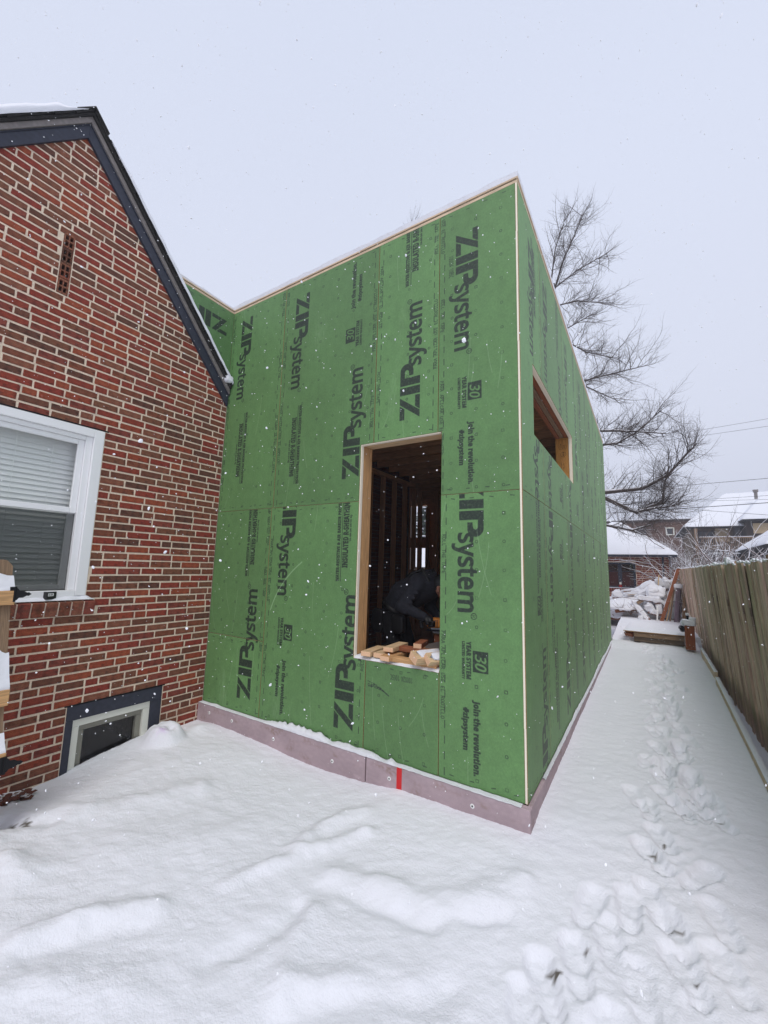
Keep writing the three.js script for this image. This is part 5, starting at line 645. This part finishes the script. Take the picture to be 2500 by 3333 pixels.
// ---------------------------------------------------------------- brick garage at the end
{
  const ga = thing('brick_garage', 'small brick garage with snowy hip roof at the path end', 'garage'); const Z = -15.5, x0 = -2.0, x1 = 1.45, wl = part('front_wall', ga), wi = { x0: -0.62, x1: 0.4, y0: 0.92, y1: 1.9 };
  const s = new THREE.Shape(rect(x0, x1, -0.2, 2.15).map(([x, y]) => new THREE.Vector2(x, y))); s.holes.push(new THREE.Path(rect(wi.x0, wi.x1, wi.y0, wi.y1).map(([x, y]) => new THREE.Vector2(x, y)))); const g = new THREE.ExtrudeGeometry(s, { depth: 0.2, bevelEnabled: false }); g.translate(0, 0, Z - 0.208); mesh('mortar', g, M.mortar, wl);
  const q = RNG(31); placeBricks(layBricks(x0, x1, 0.35, 2.12, 0.0795, (y) => { let k = [[x0, x1]]; if (y > wi.y0 - 0.1 && y < wi.y1 + 0.02) k = cut(k, wi.x0 - 0.01, wi.x1 + 0.01); return k; }, q).map((b) => ({ ...b, tone: [0, 7, 13, 8, 0, 3, 8][b.tone % 7] })), wl, (b) => [b.u, b.v, Z - 0.033], 0, 220, 1.12);
  for (const [dx, dz, w, d] of [[x1 - 0.1, Z - 1.85, 0.2, 3.28], [x0 + 0.1, Z - 1.85, 0.2, 3.28]]) mesh('side_wall', bx(w, 2.3, d, dx, 1.0, dz - 0.03), brickMats[8], ga); mesh('rear_wall', bx(x1 - x0, 2.3, 0.2, (x0 + x1) / 2, 1.0, Z - 3.6), brickMats[8], ga);
  hipRoof(ga, x0 - 0.25, x1 + 0.25, Z - 3.95, Z + 0.27, 2.15, 1.42, 0.15, 0.05, 0.07);
  mesh('gutter', bx(x1 - x0 + 0.5, 0.06, 0.07, (x0 + x1) / 2, 2.14, Z + 0.31, 0.006), M.navy, ga); mesh('downspout', merge([bx(0.06, 1.95, 0.05, 1.27, 1.1, Z + 0.045, 0.004), bar([1.27, 2.05, Z + 0.05], [1.27, 2.13, Z + 0.28], 0.05, 0.05)]), M.navy, ga);
  const w = part('window', ga), fr = (a, b, c, d, m = M.navy) => mesh('frame', bx(b - a, d - c, 0.09, (a + b) / 2, (c + d) / 2, Z - 0.05, 0.004), m, w); fr(wi.x0, wi.x0 + 0.07, wi.y0, wi.y1); fr(wi.x1 - 0.08, wi.x1, wi.y0, wi.y1); fr(wi.x0 + 0.071, wi.x1 - 0.081, wi.y1 - 0.07, wi.y1); fr(wi.x0 + 0.071, wi.x1 - 0.081, wi.y0, wi.y0 + 0.07); fr(-0.19, -0.06, wi.y0 + 0.071, wi.y1 - 0.071);
  for (const [a, b] of [[wi.x0 + 0.071, -0.191], [-0.059, wi.x1 - 0.081]]) { const p = new THREE.PlaneGeometry(b - a, 0.84); p.translate((a + b) / 2, 1.41, Z - 0.06); mesh('glass_pane', p, M.glass, w); mesh('muntin', bx(b - a, 0.025, 0.03, (a + b) / 2, 1.56, Z - 0.055), M.navy, w); } mesh('red_curtain', bx(0.9, 0.6, 0.01, -0.11, 1.25, Z - 0.16), std({ color: srgb(74, 26, 28) }), w); 
  for (let k = 0; k < 12; k++) { const b = mesh('sill_brick', chamferBox(0.075, 0.1, 0.12, 0.004), brickMats[k % 2 ? 8 : 3], w); b.position.set(wi.x0 + 0.05 + k * 0.086, wi.y0 - 0.052, Z - 0.03); } mesh('sill_snow', bx(1.0, 0.025, 0.07, -0.11, wi.y0 + 0.01, Z + 0.015, 0.006), M.snow, w);
  const la = thing('wall_lantern', 'small red and cream ornament hanging at the garage window post', 'ornament', [-0.125, 1.0, Z + 0.03]); mesh('head', lump(0.075, 0.09, 0.06, 2, 0.1).translate(0, 0.1, 0), M.cream, la); mesh('body', lump(0.11, 0.1, 0.07, 4, 0.1).translate(0, 0.0, 0), std({ color: srgb(150, 40, 34) }), la);
  const fp = thing('fence_post', 'reddish square post between the garage corner and the fence', 'post', [1.58, 0.1, -15.1]); mesh('shaft', bx(0.13, 1.55, 0.1, 0, 0.77, 0, 0.004), M.lumberBrown, fp);
}
// ---------------------------------------------------------------- houses beyond
{
  const brownWall = std({ map: stuccoMap, color: srgb(112, 82, 68) }), trim = std({ color: srgb(60, 50, 46) }), beige = std({ map: stuccoMap, color: srgb(206, 182, 146) }), dim = std({ color: srgb(58, 58, 62), roughness: 0.3 }), siding = std({ map: oldWoodMap, color: srgb(128, 110, 92) });
  const a = thing('brown_apartment_house', 'brown brick apartment house with long flat roofline far behind', 'house'); mesh('wall', bx(7.2, 6.0, 8, 1.2, 3.05, -44), brownWall, a); mesh('cornice', bx(7.4, 0.16, 8.2, 1.2, 6.13, -44), trim, a); mesh('roof_snow', bx(7.3, 0.12, 8.1, 1.2, 6.28, -44, 0.03), M.snow, a);
  const win = (parent, x, y, z, w, h, fm = M.cream) => { const g = part('window', parent); g.position.set(x, y, z); mesh('frame', merge([bx(w + 0.16, 0.08, 0.08, 0, h / 2 + 0.04, 0.02), bx(w + 0.16, 0.08, 0.1, 0, -h / 2 - 0.04, 0.02), bx(0.08, h, 0.08, -w / 2 - 0.04, 0, 0.02), bx(0.08, h, 0.08, w / 2 + 0.04, 0, 0.02)]), fm, g); mesh('pane', bx(w, h, 0.02, 0, 0, 0.006), dim, g); };
  win(a, 2.68, 5.2, -39.99, 0.45, 0.5); win(a, 0.6, 5.2, -39.99, 0.6, 0.9, trim); win(a, 3.9, 4.6, -39.99, 0.6, 1.0, trim); win(a, 1.6, 3.6, -39.99, 0.6, 1.0, trim);
  const h = thing('craftsman_house', 'brown two storey house with beige panels and snowy hip roof', 'house'); mesh('wall', bx(9, 4.3, 7, 7.9, 2.4, -34), siding, h); mesh('bay', bx(4, 4.6, 1.2, 7.95, 2.5, -29.9), trim, h); mesh('panel', bx(0.74, 0.6, 0.04, 6.62, 4.35, -29.28), beige, h); mesh('panel', bx(0.7, 0.9, 0.04, 4.95, 4.1, -30.47), beige, h); mesh('panel', bx(1.0, 0.6, 0.04, 7.75, 4.35, -29.28), beige, h); win(h, 5.75, 4.2, -30.48, 0.4, 0.6, trim); win(h, 4.1, 3.9, -30.48, 0.7, 0.8, trim);
  hipRoof(h, 2.95, 12.9, -38.2, -29.9, 4.5, 2.6, 2.2, 0.09, 0.1); hipRoof(h, 5.75, 10.2, -33, -28.9, 4.78, 1.7, 0.8, 0.1, 0.1);
  const rl = part('balcony', h); mesh('rail', bx(2.5, 0.07, 0.06, 4.9, 3.8, -29.0), M.lumberGrey, rl); mesh('rail_snow', bx(2.5, 0.04, 0.06, 4.9, 3.856, -29.0, 0.01), M.snow, rl); mesh('deck', bx(2.6, 0.12, 1.5, 4.9, 3.0, -29.7), trim, rl); for (let k = 0; k < 26; k++) mesh('baluster', bx(0.03, 0.72, 0.03, 3.75 + k * 0.094, 3.42, -29.0), M.lumberGrey, rl); mesh('post', bx(0.16, 4.2, 0.16, 3.5, 2.3, -29.1), M.lumberGrey, rl); mesh('post', bx(0.12, 3.0, 0.12, 5.0, 1.6, -29.1), trim, rl);
  const vp = part('vent_pipe', h); const c1 = new THREE.CylinderGeometry(0.09, 0.09, 0.5, 12); c1.translate(7.0, 6.75, -32); mesh('pipe', c1, M.taupe, vp); const c2 = new THREE.CylinderGeometry(0.15, 0.13, 0.16, 12); c2.translate(7.0, 7.02, -32); mesh('cowl', c2, M.taupe, vp);
  const sd = thing('neighbour_shed', 'dark shed with snowy hip roof just beyond the board fence', 'shed'); mesh('wall', bx(4.6, 2.4, 4.4, 7.2, 1.3, -21), std({ color: srgb(44, 42, 46) }), sd); mesh('post', bx(0.14, 2.35, 0.14, 4.95, 1.3, -17.9), M.lumberRed, sd); mesh('beam', bx(0.1, 0.16, 4.6, 4.95, 2.48, -20.3), trim, sd); hipRoof(sd, 4.55, 10.6, -23.6, -17.4, 2.56, 1.5, 1.2, 0.16, 0.09);
  const pr = thing('open_porch', 'low porch roof with snow beside the dark shed', 'porch'); mesh('roof', bx(1.1, 0.06, 1.6, 4.0, 2.5, -23.2), M.shingle, pr); mesh('roof_snow', bx(1.1, 0.06, 1.6, 4.0, 2.57, -23.2, 0.02), M.snow, pr); mesh('wall', bx(1.0, 2.4, 0.1, 4.0, 1.3, -23.9), trim, pr); for (const x of [3.55, 4.5]) mesh('post', bx(0.1, 2.4, 0.1, x, 1.27, -22.6), trim, pr);
  const b = thing('backyard_shed', 'low white roofed shed seen through the far window openings', 'shed'); mesh('wall', bx(5, 1.5, 4, -12.2, 0.8, -21), siding, b); hipRoof(b, -15, -9.4, -23.4, -18.6, 1.45, 1.2, 1.0, 0.08, 0.09);
}
// ---------------------------------------------------------------- bare trees and shrubs
function limb(T, r, p, dir, len, rad, depth, o) {
  const n = depth > 2 ? 5 : 3, pts = [p.clone()], rads = [rad]; let d = dir.clone(), q = p.clone(); const end = rad * (depth > 0 ? 0.5 : 0.35);
  for (let i = 1; i <= n; i++) { d.add(V3((r() - 0.5) * o.wig, (r() - 0.5) * o.wig + o.up * 0.16, (r() - 0.5) * o.wig)).normalize(); q = q.clone().addScaledVector(d, len / n); pts.push(q); rads.push(lerp(rad, end, i / n)); }
  tube(pts, rads, rad > 0.03 ? 7 : rad > 0.012 ? 4 : 3, rad > o.split ? T.wood : T.twig);
  if (T.snow && rad > o.snowMin && r() < o.snowP) { const sp = [], sr = []; for (let i = 0; i < pts.length; i++) { const a = pts[Math.min(i + 1, n)].clone().sub(pts[Math.max(0, i - 1)]).normalize(), flat = Math.max(o.minFlat || 0, 1 - Math.abs(a.y) * (o.steep || 1.15)); sp.push(pts[i].clone().add(V3(0, rads[i] * 1.0, 0))); sr.push(rads[i] * 0.85 * flat * (o.snowK || 1) + 0.0004); } tube(sp, sr, 5, T.snow); }
  if (depth <= 0) return;
  const kids = o.kids[depth] || 3;
  for (let k = 0; k < kids; k++) { const t = 0.22 + 0.78 * ((k + r() * 0.8) / kids), fi = Math.min(n - 1, Math.floor(t * n)), b = pts[fi].clone().lerp(pts[fi + 1], t * n - fi), base = pts[fi + 1].clone().sub(pts[fi]).normalize(), side = V3(r() - 0.5, r() - 0.5, r() - 0.5).cross(base).normalize(), nd = base.multiplyScalar(o.along).addScaledVector(side, 0.6 + 0.45 * r()).add(V3(0, o.up * 0.3, 0)).normalize(); limb(T, r, b, nd, len * (0.42 + 0.3 * r()) * (1.1 - 0.35 * t), lerp(rad, end, t) * 0.55, depth - 1, o); }
  if (depth > 0) limb(T, r, pts[n], d, len * 0.6, end, depth - 1, o);
}
const newTree = (snow) => ({ wood: newTube(), twig: newTube(), snow: snow ? newTube() : null });
function finish(T, t, wood = M.bark, twig = M.twig, names = ['trunk', 'crown', 'snow']) { if (T.wood.idx.length) mesh(names[0], geoOf(T.wood), wood, t); if (T.twig.idx.length) mesh(names[1], geoOf(T.twig), twig, t); if (T.snow && T.snow.idx.length) mesh(names[2], geoOf(T.snow), M.snow, t).userData.kind = 'stuff'; }
{ // the big tree behind the addition
  const T = newTree(true), r = RNG(911), z = -12, tr = thing('bare_tree', 'tall bare tree rising behind the green addition', 'tree');
  const trunk = [[-1.9, 0], [-1.95, 2.5], [-1.85, 4.5], [-2.0, 7], [-1.9, 9], [-1.8, 11], [-1.65, 12]].map(([x, y], i) => V3(x, y, z - 0.1 * (i % 2))); tube(trunk, [0.24, 0.2, 0.17, 0.14, 0.1, 0.07, 0.05], 10, T.wood);
  const L2 = { a: [[-1.7, 11.6], [-1.64, 11.82], [-1.27, 12.75], [-0.97, 13.5], [-0.56, 14.32]], a2: [[-1.75, 11.4], [-1.72, 12.19], [-1.54, 13.34], [-1.17, 14.34]], a3: [[-1.7, 11.5], [-1.64, 11.82], [-0.84, 12.25], [0.12, 12.5]], b: [[-1.8, 10.8], [-1.46, 11.03], [-0.88, 11.03], [-0.11, 10.72]], c: [[-1.85, 9.9], [-1.29, 10.13], [-0.53, 10.34]], d: [[-1.9, 9.2], [-1.1, 9.44], [-0.68, 9.07], [0.11, 8.68]], e: [[-1.95, 7.9], [-0.79, 8.06], [-0.21, 8.11], [0.98, 8.08]], f: [[-1.95, 7.9], [-0.73, 7.81], [0.15, 7.15]], g: [[-1.95, 5.9], [-0.35, 6.17], [0.19, 6.05], [0.65, 5.97], [1.44, 5.82]], h: [[-1.95, 5.3], [-0.25, 5.67], [0.13, 5.65], [0.65, 5.93], [1.35, 6.52]], i: [[-1.85, 4.2], [-0.24, 4.05], [0.75, 4.11], [1.41, 4.47], [1.9, 5.05], [2.1, 5.25]], j: [[-1.88, 4.5], [-0.25, 3.86], [0.27, 3.53], [0.58, 3.38], [0.94, 3.55], [1.24, 3.63], [1.33, 4.24], [1.47, 4.75]], j2: [[0.58, 3.38], [1.06, 3.49], [1.52, 3.51]], k: [[-1.93, 3.4], [-0.24, 2.99], [0.42, 2.81], [0.95, 3.0]] };
  const R0 = { a: 0.042, a2: 0.036, a3: 0.036, b: 0.036, c: 0.033, d: 0.036, e: 0.039, f: 0.033, g: 0.045, h: 0.045, i: 0.066, j: 0.072, j2: 0.042, k: 0.046 };
  for (const [k, P] of Object.entries(L2)) {
    const zj = () => z + (r() - 0.5) * 0.25, pts = P.map(([x, y]) => V3(x, y, zj())), rad = pts.map((_, i) => R0[k] * lerp(1, 0.32, i / (pts.length - 1))); tube(pts, rad, 7, T.wood);
    if ('gijkhj2'.includes(k)) { const sp = pts.map((p, i) => p.clone().add(V3(0, rad[i] * 1.05, 0))), sr = pts.map((p, i) => { const a = pts[Math.min(i + 1, pts.length - 1)].clone().sub(pts[Math.max(0, i - 1)]).normalize(); return rad[i] * 0.85 * Math.max(0.05, 1 - Math.abs(a.y) * 1.1); }); tube(sp, sr, 6, T.snow); }
    const big = R0[k] >= 0.04, o = { wig: 0.55, up: 0.4, kids: { 4: 6, 3: 6, 2: 6, 1: 4 }, along: 0.62, split: 0.02, snowMin: 0.012, snowP: 0.5 };
    for (let i = 1; i < pts.length; i++) { const n = big ? 10 : 12; for (let m = 0; m < n; m++) { const t = (m + r()) / n, p = pts[i - 1].clone().lerp(pts[i], t); if (p.x < -1.2 && i === 1) continue; const base = pts[i].clone().sub(pts[i - 1]).normalize(), nd = base.multiplyScalar(0.5).add(V3((r() - 0.42) * 1.1, (r() - 0.4) * 1.5, (r() - 0.5) * 1.5)).normalize(); limb(T, r, p, nd, 0.42 + 0.5 * r(), 0.0085 + 0.005 * r(), 2, o); } }
    limb(T, r, pts[pts.length - 1], pts[pts.length - 1].clone().sub(pts[pts.length - 2]).normalize(), 0.32, 0.009, 2, o);
  }
  finish(T, tr);
  const T2 = newTree(false), t2 = thing('bare_tree', 'bare tree whose twig tips peek above the green roof edge', 'tree'), b2 = V3(-7.6, 0, -12); tube([b2, V3(-7.6, 6, -12), V3(-7.65, 12, -12), V3(-7.7, 16.2, -12.1)], [0.25, 0.18, 0.1, 0.04], 8, T2.wood); const r2 = RNG(66), o2 = { wig: 0.4, up: 0.6, kids: { 3: 5, 2: 5, 1: 4 }, along: 1.1, split: 0.02, snowMin: 9, snowP: 0 }; for (let k = 0; k < 4; k++) limb(T2, r2, V3(-7.68, 14.6 + k * 0.5, -12), V3((r2() - 0.5) * 0.9, 1, (r2() - 0.5) * 0.9).normalize(), 1.2, 0.02, 3, o2); finish(T2, t2);
  // thicket of bare trees behind the garage, seen under the limbs
  const spots = [[0.6, -21.5, 5.2, 'slender bare tree behind the garage ridge'], [-0.6, -22, 5.6, 'bare tree with crowded twigs behind the garage peak'], [2.6, -21, 4.6, 'upright bare sapling between garage and brown house'], [3.3, -22.5, 4.9, 'pair height bare sapling near the balcony'], [4.2, -24, 4.6, 'thin bare sapling in front of the beige panels'], [1.7, -24, 5.0, 'bare tree in front of the brown apartment house']];
  spots.forEach(([x, zz, hgt, label], i) => { const Q = newTree(true), q = RNG(700 + i), t = thing('bare_sapling', label, 'tree', [x, 0.2, zz], 0, 'bare trees behind the fence'); const o = { wig: 0.4, up: 0.7, kids: { 4: 4, 3: 4, 2: 3, 1: 3 }, along: 0.8, split: 0.02, snowMin: 0.008, snowP: 0.6, snowK: 1.3 }; for (let k = 0; k < 2; k++) limb(Q, q, V3((q() - 0.5) * 0.3, 0, (q() - 0.5) * 0.3), V3((q() - 0.5) * 0.5, 1, (q() - 0.5) * 0.5).normalize(), hgt * 0.5, 0.035, 3, o); finish(Q, t, M.bark, M.twig); });
  const bushes = [[2.35, -16.2, 2.5, 'snow laden arching shrub leaning over the fence by the garage'], [3.2, -15.2, 2.6, 'wide snow laden shrub behind the middle of the fence'], [2.6, -18.2, 3.2, 'tall tangled shrub behind the snow laden ones'], [3.9, -17.0, 2.3, 'reddish twiggy shrub in front of the dark shed'], [2.55, -13.6, 1.9, 'low snowy shrub touching the fence boards'], [4.4, -15.5, 2.2, 'sparse snowy shrub beside the shed post']];
  bushes.forEach(([x, zz, hgt, label], i) => { const Q = newTree(true), q = RNG(800 + i), t = thing('snowy_shrub', label, 'shrub', [x, 0.15, zz], 0, 'snowy shrubs behind the fence'); const o = { wig: 0.7, up: -0.12, kids: { 3: 6, 2: 5, 1: 3 }, along: 0.75, split: 0.012, snowMin: 0.0035, snowP: 0.95, snowK: 1.6, steep: 0.75, minFlat: 0.6 }; const n = 22; for (let k = 0; k < n; k++) { const a = (k / n) * 6.28 + q(), s = 0.5 + 1.2 * q(); limb(Q, q, V3(Math.cos(a) * 0.15, 0, Math.sin(a) * 0.15), V3(Math.cos(a) * s, 1, Math.sin(a) * s).normalize(), hgt * (0.6 + 0.3 * q()), 0.034, 2, o); } finish(Q, t, M.shrubTwig, M.shrubTwig, ['stems', 'twigs', 'snow']); });
  // dark evergreen glimpsed through the building
  const ev = thing('evergreen_tree', 'dark snowy evergreen seen through the far window openings', 'tree', [-13.6, 0.1, -25.5]), er = RNG(55), needles = [], en = newTube(); tube([V3(0, 0, 0), V3(0, 7, 0)], [0.18, 0.03], 8, en); mesh('trunk', geoOf(en), M.bark, ev); for (let k = 0; k < 900; k++) { const y = 0.5 + er() * 6.3, R = 2.3 * (1 - y / 7.2), a = er() * 6.28, q = Math.sqrt(er()) * R, g = new THREE.ConeGeometry(0.05 + er() * 0.06, 0.4 + er() * 0.3, 4); g.rotateX(1.9); g.rotateY(-a + 1.57); g.translate(Math.cos(a) * q, y, Math.sin(a) * q); needles.push(g); } mesh('crown', merge(needles), std({ color: new THREE.Color(0.035, 0.06, 0.035) }), ev); const sn = []; for (let k = 0; k < 160; k++) { const y = 0.6 + er() * 6, R = 2.2 * (1 - y / 7.2), a = er() * 6.28, g = lump(0.35, 0.08, 0.25, k, 0.3, 4); g.translate(Math.cos(a) * R * 0.85, y + 0.08, Math.sin(a) * R * 0.85); sn.push(g); } mesh('snow', merge(sn), M.snow, ev);
}
// ---------------------------------------------------------------- overhead wires
{
  const pole = (label, x, z, h) => { const p = thing('utility_pole', label, 'pole', [x, 0, z]); const g = new THREE.CylinderGeometry(0.11, 0.15, h, 12); g.translate(0, h / 2, 0); mesh('shaft', g, M.lumberGrey, p); mesh('crossarm', bx(0.1, 0.12, 2.0, 0, h - 0.6, 0), M.lumberGrey, p); };
  pole('wooden utility pole beyond the shed', 16, -28, 11.8); pole('wooden utility pole behind the old house', -14, -28, 11.2);
  const wire = (label, x0, y0, x1, y1, r) => { const a = (x) => lerp(y0, y1, (x - x0) / (x1 - x0)), t = thing('overhead_wire', label, 'wire', [0, 0, 0], 0, 'overhead wires'), pts = []; for (let i = 0; i <= 24; i++) { const x = lerp(-14, 16, i / 24); pts.push(V3(x, a(x) + 0.002 * (x - 4) ** 2 * 0.4, -28)); } mesh('cable', tube(pts, pts.map(() => r), 5), M.black, t); };
  wire('topmost thin overhead wire of the upper pair', 2.31, 10.29, 5.75, 10.48, 0.009); wire('lower thin overhead wire of the upper pair', 1.31, 9.93, 5.72, 10.07, 0.009); wire('single overhead wire crossing the tree twigs', 2.52, 6.98, 6.86, 7.07, 0.013); wire('upper wire of the close pair above the thick cable', 3.47, 6.04, 6.79, 6.08, 0.009); wire('lower wire of the close pair above the thick cable', 3.46, 5.97, 6.78, 5.86, 0.008); wire('thick black overhead cable above the snowy roofs', -1.21, 5.43, 6.76, 5.67, 0.02); wire('sagging thin wire below the thick cable', 4.38, 5.31, 6.71, 4.97, 0.01);
}
// ---------------------------------------------------------------- falling snow
{
  const base = new THREE.IcosahedronGeometry(1, 0), p = base.attributes.position, r = RNG(4242); for (let i = 0; i < p.count; i++) { const k = 0.75 + 0.5 * hash2(p.getX(i) + 2, p.getY(i) * 3 + p.getZ(i)); p.setXYZ(i, p.getX(i) * k, p.getY(i) * k, p.getZ(i) * k * 0.7); } base.computeVertexNormals();
  const N = 21000, im = new THREE.InstancedMesh(base, std({ color: new THREE.Color(0.9, 0.91, 0.93), roughness: 1}), N), m4 = new THREE.Matrix4(), q = new THREE.Quaternion(), e = new THREE.Euler(); let n = 0, tries = 0;
  while (n < N && tries++ < N * 6) {
    const x = -6 + r() * 10, y = -0.15 + r() * 9, z = -9 + r() * 11.8; if (x > WX - 0.1 && x < 0.07 && z < 0.07 && y < H + 0.2) continue; if (x < WX + 0.1 && z > -7.9 && y < 6) continue; if (x < 0.07 && z < -7.6) continue; if (x > 1.4) continue; const d = Math.hypot(x - camera.position.x, y - camera.position.y, z - camera.position.z); if (d < 0.75) continue; if (y < gh(x, z, false) + 0.05) continue;
    const s = 0.0013 + 0.0032 * Math.pow(r(), 3) + (r() < 0.015 ? 0.003 : 0); e.set(r() * 6, r() * 6, r() * 6); q.setFromEuler(e); m4.compose(V3(x, y, z), q, V3(s, s * (1 + r()), s)); im.setMatrixAt(n++, m4);
  }
  im.count = n; im.name = 'falling_snow'; shade(im); scene.add(im); tag(im, 'snowflakes falling through the air', 'snowflakes', null, 'stuff');
}
scene.fog = new THREE.FogExp2(new THREE.Color(0.8, 0.83, 0.92), 0.004);
renderer.render(scene, camera);
